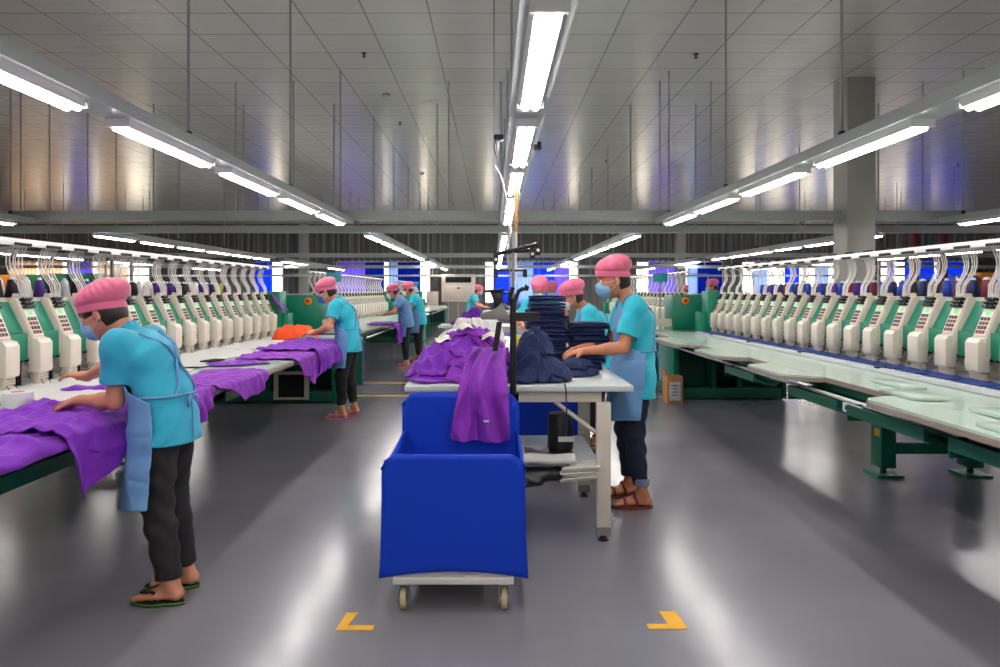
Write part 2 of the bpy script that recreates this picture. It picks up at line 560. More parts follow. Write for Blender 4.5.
def hall():
    struct(MB().box(XL, XR, YF, YB, -0.2, 0, 'floor').build('floor', smooth=0))
    struct(MB().box(XL, XR, YF, YB, ZC, ZC + 0.2, 'ceiling').build('ceiling', smooth=0))
    struct(MB().box(XL - 0.2, XL, YF, YB, 0, ZC, 'wallside').build('wall_left', smooth=0))
    struct(MB().box(XR, XR + 0.2, YF, YB, 0, ZC, 'wallside').build('wall_right', smooth=0))
    struct(MB().box(XL - .2, XR + .2, YF - 0.2, YF, 0, ZC, 'wallside').build('wall_front', smooth=0))
    # far wall in corrugated siding with window openings
    wins = [(-22.5, -16.0), (P31(256), P31(283)), (P31(337), P31(430)), (P31(485), P31(578)), (P31(636), P31(722)), (P31(742), P31(838)), (P31(880), P31(968))]
    z0, z1 = 0.85, 2.78
    b = MB()
    def corr(x0, x1, za, zb):
        n = max(2, int((x1 - x0) / 0.075)); pts = []
        for i in range(n + 1):
            x = x0 + (x1 - x0) * i / n
            pts.append((x, YB - (0.05 if (i // 2) % 2 else 0.0)))
        v = [(x, y, za) for x, y in pts] + [(x, y, zb) for x, y in pts]
        m = len(pts)
        b.add(v, [(i, i + 1, m + i + 1, m + i) for i in range(m - 1)], 'backwall')
        b.box(x0, x1, YB + 0.005, YB + 0.2, za, zb, 'backwall')
    corr(XL, XR, z1, ZC)
    corr(XL, XR, 0, z0)
    xs = [XL] + [e for w in wins for e in w] + [XR]
    for i in range(0, len(xs), 2): corr(xs[i], xs[i + 1], z0, z1)
    struct(b.build('wall_back', smooth=0))
    for i, (a, c) in enumerate(wins):
        f = MB()
        f.box(a, c, YB - 0.02, YB + 0.1, z0 - .04, z0 + .04, 'white').box(a, c, YB - .02, YB + .1, z1 - .05, z1 + .03, 'white')
        for x in (a, c): f.box(x - .04, x + .04, YB - .02, YB + .1, z0 + .04, z1 - .05, 'white')
        k = max(1, int((c - a) / 1.4))
        for j in range(1, k):
            x = a + (c - a) * j / k; f.box(x - .025, x + .025, YB, YB + .06, z0 + .04, z1 - .05, 'white')
        o = struct(f.build('window_%d' % (i + 1), smooth=0))
        MB().box(a, c, YB + .07, YB + .075, z0, z1, 'glass').build('pane', o, smooth=0)
        MB().box(a - .1, c + .1, YB - .24, YB - .20, 2.715, 2.74, 'rod').box(a - .1, a - .06, YB - .2, YB + .02, 2.715, 2.74, 'rod').box(c + .06, c + .1, YB - .2, YB + .02, 2.715, 2.74, 'rod').build('curtain_rail', o, smooth=0)
    # white columns and the pilasters of the far wall
    struct(MB().box(5.11, 5.52, 9.65, 10.05, 0, ZC, 'column').build('trim_1', bevel=.01))
    for i, x in enumerate((-8.75, 8.6)):
        struct(MB().box(x - .2, x + .2, YB - .45, YB - .06, 0, ZC, 'column').build('trim_%d' % (i + 2), bevel=.01))
    # curtains: pleated cloth hung on a rod inside each window
    cs = [(-21.0, -19.9, 'rose', 'second in the leftmost far window'), (-18.3, -16.9, 'rose', 'at the right end of the leftmost far window'), (-22.4, -21.1, 'rose', 'at the left end of the leftmost far window'), (-19.7, -18.5, 'violet', 'in the middle of the leftmost far window'),
          (P31(256), P31(274), 'blue', 'in the narrow window left of the far pilaster'),
          (P31(338), P31(366), 'violet', 'at the left of the far window above the green machine end'), (P31(366), P31(385), 'dark', 'between the violet and pale curtains of the left window'),
          (P31(389), P31(398), 'pale', 'narrow one between two dark blue curtains'), (P31(398), P31(421), 'dark', 'beside the bright gap left of the air conditioner'),
          (P31(493), P31(511), 'blue', 'left one of the window behind the thread stand'), (P31(510), P31(533), 'pale', 'glowing behind the thread stand'),
          (P31(533), P31(554), 'blue', 'behind the pole of the thread stand'), (P31(554), P31(569), 'violet', 'right one of the window behind the thread stand'),
          (P31(647), P31(680), 'violet', 'behind the cap of the right worker'), (P31(686), P31(696), 'pale', 'narrow one right of the bright gap'), (P31(696), P31(721), 'dark', 'rightmost of the window behind the green cabinet'),
          (P31(752), P31(766), 'pale', 'first behind the right machine heads'), (P31(782), P31(797), 'blue', 'second behind the right machine heads'), (P31(812), P31(826), 'pale', 'third behind the right machine heads'),
          (P31(884), P31(892), 'violet', 'at the left edge of the rightmost window'), (P31(902), P31(932), 'blue', 'left one of the two wide ones behind the near right heads'), (P31(934), P31(964), 'blue', 'right one of the two wide ones behind the near right heads')]
    for i, (a, c, k, w) in enumerate(cs):
        n = int((c - a) / 0.03) + 2
        u = np.linspace(0, 1, n); zz = np.linspace(0, 1, 5)
        U, Z = np.meshgrid(u, zz, indexing='ij')
        Pm = np.stack([a + (c - a) * U, YB - 0.22 + 0.045 * np.sin(U * (c - a) * 2 * PI / 0.17 + i) + .02 * vnoise(U * 9, Z * 2, seed=i), 2.72 - 2.1 * Z], -1)
        o = grid_mesh('curtain', Pm, 'curtain_' + k, thick=.006)
        tag(o, {'rose': 'pale rose', 'pale': 'pale blue', 'dark': 'dark blue', 'violet': 'violet blue', 'blue': 'bright blue'}[k] + ' pleated curtain, ' + w, 'curtain', 'pleated curtains along the far windows')
    # yellow tape on the floor
    def tape(poly, lab):
        tag(MB().prism(poly, 2, 0.0005, 0.0025, 'yellow').build('floor_tape', smooth=0), lab, 'floor tape', 'yellow tape marks on the grey floor')
    tape([(-.655, 2.75), (-.50, 2.75), (-.50, 2.79), (-.61, 2.79), (-.59, 2.90), (-.64, 2.90)], 'yellow L-shaped tape corner on the floor left of the blue cart')
    tape([(.64, 2.76), (.80, 2.76), (.80, 2.80), (.79, 2.91), (.72, 2.91), (.73, 2.80), (.64, 2.80)], 'yellow L-shaped tape corner on the floor right of the blue cart')
    tape([(-2.0, 8.88), (2.15, 8.88), (2.15, 8.93), (-2.0, 8.93)], 'nearer yellow tape line across the aisle')
    tape([(-2.0, 10.12), (2.2, 10.12), (2.2, 10.17), (-2.0, 10.17)], 'farther yellow tape line across the aisle')
    # ceiling fittings
    for i, (px, py) in enumerate(((364, 53), (400, 122), (386, 94), (422, 173), (696, 54), (606, 160), (958, 164))):
        Y = 667 * 3.1 / (291 - py); X = (px - 494) * Y / 667
        big = i in (2, 3)
        b = MB()
        if big: b.lathe([(.03, -.05), (.06, -.035), (.06, 0)], (X, Y, ZC), 'white', 16)
        else: b.lathe([(.035, -.006), (.035, 0)], (X, Y, ZC), 'black', 12).tube([(X, Y, ZC - .006), (X, Y, ZC - .05)], .01, 'black').lathe([(.025, -.056), (.025, -.05)], (X, Y, ZC), 'black', 10)
        o = b.build('smoke_detector' if big else 'sprinkler_head')
        if big: tag(o, 'round white smoke detector on the ceiling, ' + ('nearer one' if i == 2 else 'farther one'), 'smoke detector', 'smoke detectors')
        else: tag(o, 'small dark sprinkler head on the ceiling, ' + {0: 'front left one', 1: 'left one behind the front left one', 4: 'right of the centre lights, nearest', 5: 'right of the centre lights, farther', 6: 'at the far right beyond the column'}[i], 'sprinkler', 'ceiling sprinklers')


ORD = ['nearest', 'second', 'third', 'fourth', 'fifth', 'sixth', 'seventh', 'eighth', 'ninth', 'tenth', 'eleventh', 'twelfth', 'thirteenth', 'fourteenth', 'fifteenth', 'sixteenth', 'seventeenth', 'eighteenth', 'nineteenth', 'twentieth', 'twenty-first']


def fixture_proto():
    t = thing('ceiling_light', '', 'light')
    h = MB()
    h.prism([(-.065, .045), (-.05, .0), (.05, .0), (.065, .045)], 1, 0, 1.16, 'white').box(-.068, .068, -.02, 0, -.004, .045, 'white').box(-.068, .068, 1.16, 1.18, -.004, .045, 'white')
    h.build('housing', t)
    for s in (-1, 1):
        MB().tube([(s * .026, 0.01, -.004), (s * .026, 1.15, -.004)], .019, 'tube', 8).build('light_tube', t)
    return t


def lights():
    first = fixture_proto(); used = False
    back = [-3.9, -2.3, -.8, .72]
    def row(name, X, starts):
        nonlocal used
        for y in starts:
            f = first if not used else copy_tree(first)
            used = True
            f.location = (X, y, 2.345)
            vis = [q for q in starts if q > 1]
            if y < 1: lab = 'strip light of the %s row, behind the viewpoint, %s back from it' % (name, ORD[3 - back.index(y)])
            else: lab = 'strip light of the %s row, %s from the viewpoint' % (name, ORD[vis.index(y)])
            tag(f, lab, 'light', 'strip lights of the %s row' % name)
    def trunk(name, X, ya, yb, rods, wide=.2):
        t = thing('light_trunking', 'long white light trunking %s' % name, 'trunking', (X, ya, 2.39))
        b = MB()
        b.box(-wide / 2, wide / 2, 0, yb - ya, 0, .012, 'trunk').box(-wide / 2, -wide / 2 + .012, 0, yb - ya, 0.012, .078, 'trunk').box(wide / 2 - .012, wide / 2, 0, yb - ya, .012, .078, 'trunk').box(-wide / 2 + .012, wide / 2 - .012, 0, yb - ya, .068, .078, 'trunk')
        b.build('channel', t, smooth=0)
        for y in rods:
            r = MB().tube([(0, y - ya, .078), (0, y - ya, ZC - 2.39)], .011, 'rod', 6)
            r.box(-.015, .015, y - ya - .02, y - ya + .02, .078, .14, 'black')
            r.build('hanging_rod', t, smooth=0)
    near = [2.27, 3.84, 5.34, 6.82, 8.24]
    mid = [11.4 + 1.5 * i for i in range(6)]
    far = [21.5 + 1.5 * i for i in range(6)]
    where = {'centre': 'above the work tables', 'left': 'above the left machine front', 'right': 'above the right machine front', 'outer left': 'behind the left machine', 'outer right': 'behind the right machine', 'far left': 'at the far left of the hall', 'far right': 'at the far right of the hall'}
    for k, X in LX.items():
        nm = k
        if k in ('centre', 'left', 'right'): row(nm + ' near', X, back + near)
        else: row(nm + ' near', X, near[1:] if 'far' not in k else near[2:])
        row(nm + ' middle', X, mid); row(nm + ' rear', X, far)
        trunk(where[k] + ', near run', X + .0, -4.0 if k in ('centre', 'left', 'right') else 1.0, 9.75, [2.4, 4.72, 7.08, 9.38])
        trunk(where[k] + ', middle run', X, 11.3, 20.5, [12.0, 14.4, 16.8, 19.2])
        trunk(where[k] + ', rear run', X, 21.3, 30.5, [22.0, 24.4, 26.8, 29.2])
    for i, (Y, z, h, nm) in enumerate(((9.85, 2.44, .14, 'nearest'), (11.05, 2.36, .12, 'second'), (20.8, 2.45, .13, 'third'), (22.3, 2.16, .1, 'fourth, lower'), (27, 1.98, .08, 'farthest, lowest'))):
        t = thing('cross_trunking', 'horizontal grey trunking crossing the whole hall, %s one' % nm, 'trunking', (0, Y, z))
        MB().box(XL + .3, XR - .3, -.06, .06, 0, h, 'trunk').build('channel', t, smooth=0)
        xs_ = [-15 + 1.55 * k + .4 * math.sin(k * 3 + i) for k in range(21)]
        for x in xs_:
            if abs(x - 5.3) < .4: continue
            MB().tube([(x, 0, h), (x, 0, ZC - z)], .011, 'rod', 6).build('hanging_rod', t, smooth=0)


# ------------------------------------------------------------------ embroidery machines
def head_proto():
    """faces +x; origin below the front of the needle case on the floor"""
    b = MB()
    b.prism([(-.125, 1.355), (-.022, 1.105), (-.02, .99), (-.075, .96), (-.11, 1.10), (-.21, 1.33), (-.21, 1.355)], 1, -.06, .06, 'beige')
    h = b.build('embroidery_head', bevel=.006)
    c = MB()
    c.prism([(-.045, .885), (.022, .885), (.03, .90), (.03, 1.07), (.012, 1.095), (-.045, 1.112)], 1, -.058, .058, 'cream')
    c.prism([(-.04, .80), (-.01, .795), (.012, .83), (.012, .884), (-.04, .884)], 1, -.044, .044, 'beige')
    for i in range(4):
        for j in range(3): c.box(.0125, .0145, -.036 + i * .02, -.024 + i * .02, .835 + j * .016, .843 + j * .016, 'edge')
    c.build('needle_case', h, bevel=.007)
    # sloping panel: thread tension knobs, display, number keys
    q = MB()
    A = np.array([-.125, 1.355]); B = np.array([-.022, 1.105]); d = (B - A) / np.linalg.norm(B - A); nn = np.array([-d[1], d[0]])
    if nn[0] < 0: nn = -nn
    def pt(t, o): p = A + d * t + nn * o; return (p[0], p[1])
    def slab(t0, t1, w0, w1, o0, o1, m): q.prism([pt(t0, o0), pt(t1, o0), pt(t1, o1), pt(t0, o1)], 1, w0, w1, m)
    slab(.005, .262, -.05, .05, .0005, .006, 'cream')
    for r in range(3):
        for k in range(4):
            y = -.036 + k * .024; t = .016 + r * .026
            p0 = pt(t, .006); p1 = pt(t, .036)
            q.tube([(p0[0], y, p0[1]), (p1[0], y, p1[1])], [.0115, .009], 'black', 8)
    slab(.094, .120, -.016, .02, .006, .009, 'lcd')
    for r in range(4):
        for k in range(3): slab(.136 + r * .030, .158 + r * .030, -.040 + k * .028, -.020 + k * .028, .006, .009, 'red' if r % 2 else 'black')
    q.build('tension_panel', h, smooth=35)
    t = MB()
    for k in range(6):
        w = -.07 + k * .028; w2 = w * .5
        pts = []
        for s in np.linspace(0, 1, 9):
            z = 1.70 - .345 * s
            x = -.14 - .05 * math.sin(PI * min(1, s * 1.35)) + .035 * s * s + (0.004 * (k % 3) * math.sin(PI * s))
            pts.append((x, w + (w2 - w) * s * s, z))
        t.tube(pts, .0042, 'tubewhite', 5)
    t.prism([(-.17, 1.357), (-.115, 1.357), (-.13, 1.385), (-.16, 1.385)], 1, -.04, .04, 'cream')
    t.build('thread_tubes', h)
    k_ = MB()
    for k in range(7):
        w = -.066 + k * .022
        k_.ball((-.120, w, 1.70), .011, 'black', 8)
        k_.tube([(-.15, w, 1.735), (-.15, w, 1.752)], .006, 'black', 6)
    k_.build('thread_guides', h)
    f = MB()
    f.tube([(-.015, -.02, .80), (-.005, -.02, .835)], .004, 'steel', 6).tube([(-.015, .015, .80), (-.005, .015, .84)], .004, 'steel', 6)
    f.box(-.03, .01, -.012, .012, .803, .808, 'steel').box(-.02, -.01, -.004, .004, .8, .85, 'steel')
    f.box(-.11, -.085, -.085, -.068, .805, .96, 'black')
    for s in (-1, 1): f.tube([(-.10, s * .03, .955), (-.05, s * .028, .86), (-.005, s * .02, .812)], .006, 'steel', 6)
    f.tube([(-.09, .0, .90), (-.03, 0, .815)], .009, 'black', 6)
    for s in (-1, 1): f.tube([(.012, s * .03, .84), (.035, s * .034, .812), (.02, s * .03, .804)], .003, 'black', 6)
    f.build('presser_foot', h, smooth=35)
    m = MB()
    m.prism([(-.26, .802), (.02, .802), (.02, .806), (-.2, .85)], 1, -.045, .045, 'white')
    m.build('needle_plate', h)
    return h


HEAD = [None, False]


def machine(label, d, Xh, Y0, n, sp, front, recess, flaps, legs, trays, near_box, end_frame, y_table, opening=False, rail=False):
    if HEAD[0] is None: HEAD[0] = head_proto()
    ya, yb = y_table
    t = thing('embroidery_machine', label, 'embroidery machine', (Xh, ya, 0))
    heads_y = [Y0 + sp * i for i in range(n)]
    for y in heads_y:
        if not HEAD[1]: h = HEAD[0]; HEAD[1] = True
        else: h = copy_tree(HEAD[0])
        h.parent = t; h.location = (0, y - ya, 0); h.rotation_euler = (0, 0, 0 if d > 0 else PI)
    hy0, hy1 = heads_y[0] - .2 - ya, heads_y[-1] + .18 - ya
    def bx(b, f0, f1, y0, y1, z0, z1, m): b.box(d * f0, d * f1, y0, y1, z0, z1, m)
    def pr(b, poly, y0, y1, m): b.prism([(d * x, z) for x, z in poly], 1, y0, y1, m)
    b = MB()
    bx(b, -.13, -.05, hy0, hy1, .965, 1.135, 'green')
    pr(b, [(-.075, 1.136), (-.10, 1.136), (-.20, 1.33), (-.175, 1.33)], hy0, hy1, 'green')
    b.build('green_cover', t, bevel=.004)
    b = MB()
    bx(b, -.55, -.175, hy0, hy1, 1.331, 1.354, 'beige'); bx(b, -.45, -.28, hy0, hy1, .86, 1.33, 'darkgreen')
    b.build('beam', t, smooth=0)
    b = MB(); bx(b, -.28, -.27, hy0, hy1, .806, .96, 'cream'); bx(b, -.27, -.1, hy0, hy1, .945, .964, 'slot'); b.build('back_panel', t, smooth=0)
    # thread rack behind the heads
    b = MB(); bx(b, -.92, -.56, hy0, hy1, 1.335, 1.35, 'beige')
    for y in np.arange(hy0 + .3, hy1, 1.5):
        bx(b, -.9, -.87, y, y + .03, .81, 1.335, 'rod')
    b.build('thread_rack', t, smooth=0)
    b = MB(); bx(b, -.165, -.125, hy0, hy1, 1.69, 1.735, 'white')
    b.build('thread_rail', t, bevel=.004)
    b = MB()
    for y in np.arange(hy0 + .05, hy1, 1.5): b.tube([(d * -.5, y, 1.355), (d * -.5, y, 1.68), (d * -.16, y, 1.70)], .01, 'rod', 6)
    b.build('rail_support', t)
    # table
    b = MB()
    bx(b, -.62, recess - .012, 0, yb - ya, .765, .80, 'mint'); bx(b, recess - .0119, recess, 0, yb - ya, .765, .798, 'edge')
    b.build('table_top', t, smooth=0)
    for (y0, y1) in flaps:
        e = .16
        poly = [(recess + .0006, y0 - ya - .12), (recess + .08, y0 - ya - .1), (front - .04, y0 - ya + .02), (front - .012, y0 - ya + .06), (front - .012, y1 - ya - .06), (front - .04, y1 - ya - .01), (recess + .08, y1 - ya + .06), (recess + .0006, y1 - ya + .08)]
        b = MB(); b.prism([(d * x, y) for x, y in poly], 2, .79, .802, 'mint'); b.prism([(d * (x + .008 if x > recess + .01 else x), y) for x, y in poly], 2, .762, .7895, 'edge')
        b.build('table_flap', t, smooth=0)
    if rail:
        b = MB(); bx(b, rail - .03, rail + .03, .1, yb - ya - .4, .802, .828, 'alu'); bx(b, rail - .018, rail + .018, .1, yb - ya - .4, .828, .836, 'alu')
        for k in np.arange(.4, yb - ya - .6, 1.25): bx(b, rail - .034, rail + .034, k, k + .05, .829, .845, 'black')
        b.build('frame_rail', t, bevel=.004)
        b = MB(); bx(b, rail - .12, rail - .03, .1, yb - ya - .4, .802, .806, 'white'); b.build('clamp_strip', t, smooth=0)
        for (y0, y1, f0, f1) in ((3.0, 3.32, .42, .72), (3.62, 3.95, .6, .8), (2.62, 2.95, .66, .95), (4.05, 4.4, .45, .6)):
            b = MB(); bx(b, f0, f1, y0 - ya, y1 - ya, .804, .822, 'mint'); b.build('cover_plate', t, bevel=.003)
        b = MB(); bx(b, front - .16, front - .145, 4.0 - ya, 4.2 - ya, .645, .70, 'white')
        for q_ in range(7): bx(b, front - .1445, front - .143, 4.02 - ya + q_ * .022, 4.036 - ya + q_ * .022, .66, .685, 'curtain_dark')
        b.build('maker_plate', t, smooth=0)
    b = MB()
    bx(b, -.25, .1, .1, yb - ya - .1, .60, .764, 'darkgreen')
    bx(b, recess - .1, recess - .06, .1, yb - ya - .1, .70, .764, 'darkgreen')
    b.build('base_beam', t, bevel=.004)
    b = MB().tube([(d * (recess + .03), .05, .695), (d * (recess + .03), yb - ya - .3, .695)], .014, 'alu', 8); b.build('guide_rod', t)
    for (y, fl, fr) in legs:
        b = MB(); bx(b, fr, fl, y - ya - .04, y - ya + .04, .17, .25, 'green'); b.build('cross_bar', t, bevel=.004)
        for f in (fl, fr):
            b = MB(); bx(b, f - .055, f + .055, y - ya - .07, y - ya + .07, .07, .60, 'green')
            if f == fl: bx(b, f + .0555, f + .057, y - ya - .05, y - ya + .02, .30, .36, 'yellow')
            g = b.build('leg', t, bevel=.005)
            b = MB(); bx(b, f - .10, f + .10, y - ya - .1, y - ya + .1, .002, .022, 'green'); b.tube([(d * f, y - ya, .022), (d * f, y - ya, .072)], .022, 'black', 10); b.build('foot', g)
    for (y0, y1) in trays:
        b = MB()
        f = front - .14
        b_ = [(f, .69), (f + .012, .69), (f + .012, .635), (f - .17, .60), (f - .26, .66), (f - .27, .65), (f - .175, .585), (f + .02, .62)]
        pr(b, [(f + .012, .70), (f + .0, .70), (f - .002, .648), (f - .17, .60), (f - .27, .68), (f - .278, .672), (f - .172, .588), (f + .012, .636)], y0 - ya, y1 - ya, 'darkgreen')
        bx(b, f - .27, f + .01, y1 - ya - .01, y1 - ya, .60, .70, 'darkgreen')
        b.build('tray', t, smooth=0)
    if end_frame is not None:
        y = end_frame - ya
        b = MB(); F0, F1 = recess, -.68
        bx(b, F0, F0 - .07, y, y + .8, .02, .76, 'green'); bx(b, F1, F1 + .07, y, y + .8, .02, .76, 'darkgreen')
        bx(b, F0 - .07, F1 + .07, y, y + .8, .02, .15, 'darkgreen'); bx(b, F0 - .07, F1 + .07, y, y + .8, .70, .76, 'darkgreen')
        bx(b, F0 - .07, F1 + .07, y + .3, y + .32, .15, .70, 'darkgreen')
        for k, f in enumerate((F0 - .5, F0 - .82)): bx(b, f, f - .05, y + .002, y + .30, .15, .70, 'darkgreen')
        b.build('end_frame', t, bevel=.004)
        b = MB(); bx(b, F0 - .05, F1, y + .1, y + .2, .0, .02, 'white'); bx(b, F0 - .05, F1, y + .6, y + .7, .0, .02, 'slot'); b.build('skid', t, smooth=0)
        if opening:
            b = MB(); bx(b, .16, .60, y - .01, y + .0, .05, .40, 'cream'); bx(b, .22, .54, y - .014, y - .0102, .08, .36, 'slot')
            b.build('vent_hatch', t, smooth=0)
        b = MB(); bx(b, -.5, .02, hy1 + .02, hy1 + .3, .802, 1.40, 'green'); bx(b, -.02, .13, hy1 + .05, hy1 + .26, .802, 1.1, 'green')
        b.build('drive_housing', t, bevel=.015)
    if near_box is not None:
        y = near_box - ya
        b = MB(); bx(b, .32, -.66, y, y + .5, .802, 1.34, 'green')
        b.build('control_cabinet', t, bevel=.01)
        b = MB(); bx(b, .85, .33, y + .02, y + .05, .86, .97, 'beige'); b.build('guard_bar', t, smooth=0)
        b = MB(); b.tube([(d * .13, y - .002, 1.25), (d * .13, y - .02, 1.25)], .055, 'yellowred', 16).tube([(d * .13, y - .02, 1.25), (d * .13, y - .05, 1.25)], .028, 'redbutton', 12)
        b.build('emergency_button', t)
        b = MB(); bx(b, recess, -.6, y - .05, y - .01, .01, .76, 'darkgreen'); b.build('end_panel', t, smooth=0)
        b = MB(); b.tube([(d * .45, y + .25, .80), (d * .45, y + .25, 1.56)], .015, 'steel', 8); bx(b, .34, .56, y + .22, y + .28, 1.54, 1.68, 'teal'); b.build('control_monitor', t, bevel=.006)
    return t


def thread_cones():
    proto = {}
    def cone(c, X, Y, z, side, i, j, k):
        if c not in proto:
            b = MB().lathe([(.045, 0), (.046, .004), (.026, .13), (.02, .135)], (0, 0, 0), 'thread_' + c, 14)
            o = b.build('thread_cone')
            MB().lathe([(.018, .1351), (.012, .155)], (0, 0, 0), 'white', 8).build('cone_core', o)
            proto[c] = o
        else: o = copy_tree(proto[c])
        o.location = (X, Y, z)
        tag(o, '%s thread cone behind the %s head of the near-%s machine, %s' % (c, ORD[i], side, (('front row, nearer', 'front row, farther'), ('back row, nearer', 'back row, farther'))[j][k]), 'thread cone', '%s thread cones on the %s rack' % (c, side))
    rnd = random.Random(3)
    for side, d, X, Y0, sp, n, pal in (('left', 1, -2.9, 3.68, .3, 18, ['purple', 'dark', 'purple', 'navy', 'dark', 'lime', 'white', 'orange', 'purple', 'blue']),
                                       ('right', -1, 3.08, 3.963, .3, 19, ['blue', 'navy', 'blue', 'crimson', 'blue', 'dark', 'crimson', 'white', 'blue', 'purple'])):
        for i in range(n):
            for j, f in enumerate((-.63, -.78)):
                for k, ky in enumerate((0.0, .15) if j == 0 else (.075, .225)):
                    if rnd.random() < .12: continue
                    cone(rnd.choice(pal), X + d * f, Y0 + i * sp + ky, 1.3505, side, i, j, k)


LEFT_FLAPS = [(2.35, 3.3), (3.55, 4.5), (5.0, 6.1), (6.5, 7.6), (8.0, 8.8)]
RIGHT_FLAPS = [(2.1, 3.74), (4.78, 5.47), (6.18, 6.9), (7.6, 8.6)]


def machines():
    machine('long near-left embroidery machine with many white and green heads, purple garments on its table', 1, -2.9, 3.08, 20, .3, 1.18, .95,
            LEFT_FLAPS, [(3.2, -.1, -.62), (5.46, -.1, -.55)], [(4.6, 5.2), (2.4, 3.2)], None, 8.3, (2.2, 9.1), opening=True)
    machine('long near-right embroidery machine with many white and green heads and blue garments clamped in front', -1, 3.08, 3.363, 21, .3, 1.03, .77,
            RIGHT_FLAPS, [(2.3, .12, -.54), (5.07, .12, -.54)], [(2.6, 3.2), (3.38, 4.12), (4.25, 4.95), (5.6, 6.3)], None, 8.57, (2.0, 9.75), rail=.23)
    machine('second embroidery machine on the left, beyond the green cabinet', 1, -2.9, 11.15, 24, .3, 1.18, .95,
            [(11.5, 13.2), (14, 15.5), (16.5, 18)], [(14.5, -.1, -.55)], [], 9.95, 18.3, (10.0, 19.1))
    machine('second embroidery machine on the right, beyond the cabinet with the orange button', -1, 3.08, 11.3, 22, .3, 1.03, .77,
            [(11.4, 12.6), (13.5, 14.8)], [(14.5, .12, -.54)], [], 10.3, 17.6, (10.35, 18.3))
    machine('third embroidery machine, farthest on the left near the windows', 1, -2.9, 21.4, 18, .3, 1.18, .95,
            [(21.5, 23), (24, 25.4)], [(24, -.1, -.55)], [], 20.3, 26.6, (20.35, 27.4))
    thread_cones()


# ------------------------------------------------------------------ people
def V3(*a): return np.array(a, float)


def unit(v): v = np.asarray(v, float); return v / max(np.linalg.norm(v), 1e-9)


def ik(a, c, l1, l2, hint):
    """joint between a and c"""
    d = c - a; L = np.linalg.norm(d)
    if L > (l1 + l2) * .995:
        c = a + d / L * (l1 + l2) * .995; d = c - a; L = np.linalg.norm(d)
    t = (l1 * l1 - l2 * l2 + L * L) / (2 * L)
    h = math.sqrt(max(l1 * l1 - t * t, 0))
    u = d / L; n = hint - (hint @ u) * u
    return a + u * t + unit(n) * h, c


def hand(S, wr, d, pn, th, s, curl, k=.006):
    d = unit(d); pn = unit(pn - (pn @ d) * d); lat = unit(np.cross(pn, d)) * th
    S.rc(wr - d * .01, wr + d * .03 * s, .022 * s, .022 * s, k=.015, sq=(lat, 1.3))
    S.rc(wr + d * .03 * s, wr + d * .078 * s, .0175 * s, .0145 * s, k=.015, sq=(lat, 2.1))
    for i, L in enumerate((.070, .078, .073, .057)):
        off = lat * (.028 - .0185 * i) * s
        p = wr + d * (.083 - .004 * abs(i - 1.2)) * s + off
        a = math.radians(curl * .35 + i * 3)
        dd = unit(d + lat * (.10 - .07 * i))
        for j, fr in enumerate((.45, .32, .26)):
            v = dd * math.cos(a) + pn * math.sin(a)
            q = p + v * L * fr * s
            S.rc(p, q, (.0088 - j * .0007) * s, (.0082 - j * .0008) * s, k=k if j == 0 else .004)
            p = q; a += math.radians(curl * (.5 + .08 * i))
    p = wr + d * .028 * s + lat * .022 * s
    for j, (L, r) in enumerate(((.036, .0125), (.030, .0105), (.024, .009))):
        v = unit(d * (.65 + .2 * j) + lat * (.75 - .3 * j) + pn * (.35 + .1 * j))
        q = p + v * L * s
        S.rc(p, q, r * s, (r - .0015) * s, k=.008 if j == 0 else .004)
        p = q


def foot(S, ank, yaw, s, lift):
    f = V3(math.cos(yaw), math.sin(yaw), 0); l = V3(-f[1], f[0], 0)
    z = lift
    def P(a, b, c): return V3(ank[0], ank[1], 0) + f * a * s + l * b * s + V3(0, 0, z + c * s)
    S.rc(ank, P(-.03, 0, .034), .031 * s, .029 * s, k=.02)
    S.rc(ank - V3(0, 0, .015), P(.07, 0, .028), .031 * s, .022 * s, k=.02)
    S.rc(P(-.03, 0, .026), P(.13, 0, .016), .025 * s, .015 * s, k=.02, sq=(l, 1.35))
    S.rc(P(.06, 0, .025), P(.13, 0, .015), .022 * s, .014 * s, k=.02, sq=(l, 1.9))
    sgn = 1
    return P


def toes(S, P, side, s):
    for i in range(5):
        b = (.028 - i * .0155) * side * -1 * -1
        L = (.058, .052, .047, .04, .032)[i]
        r = (.0125, .0095, .009, .0085, .008)[i]
        S.rc(P(.12, b * .9, .014), P(.13 + L * .62, b * 1.1, .010), r * s * 1.0, r * s, k=.007)


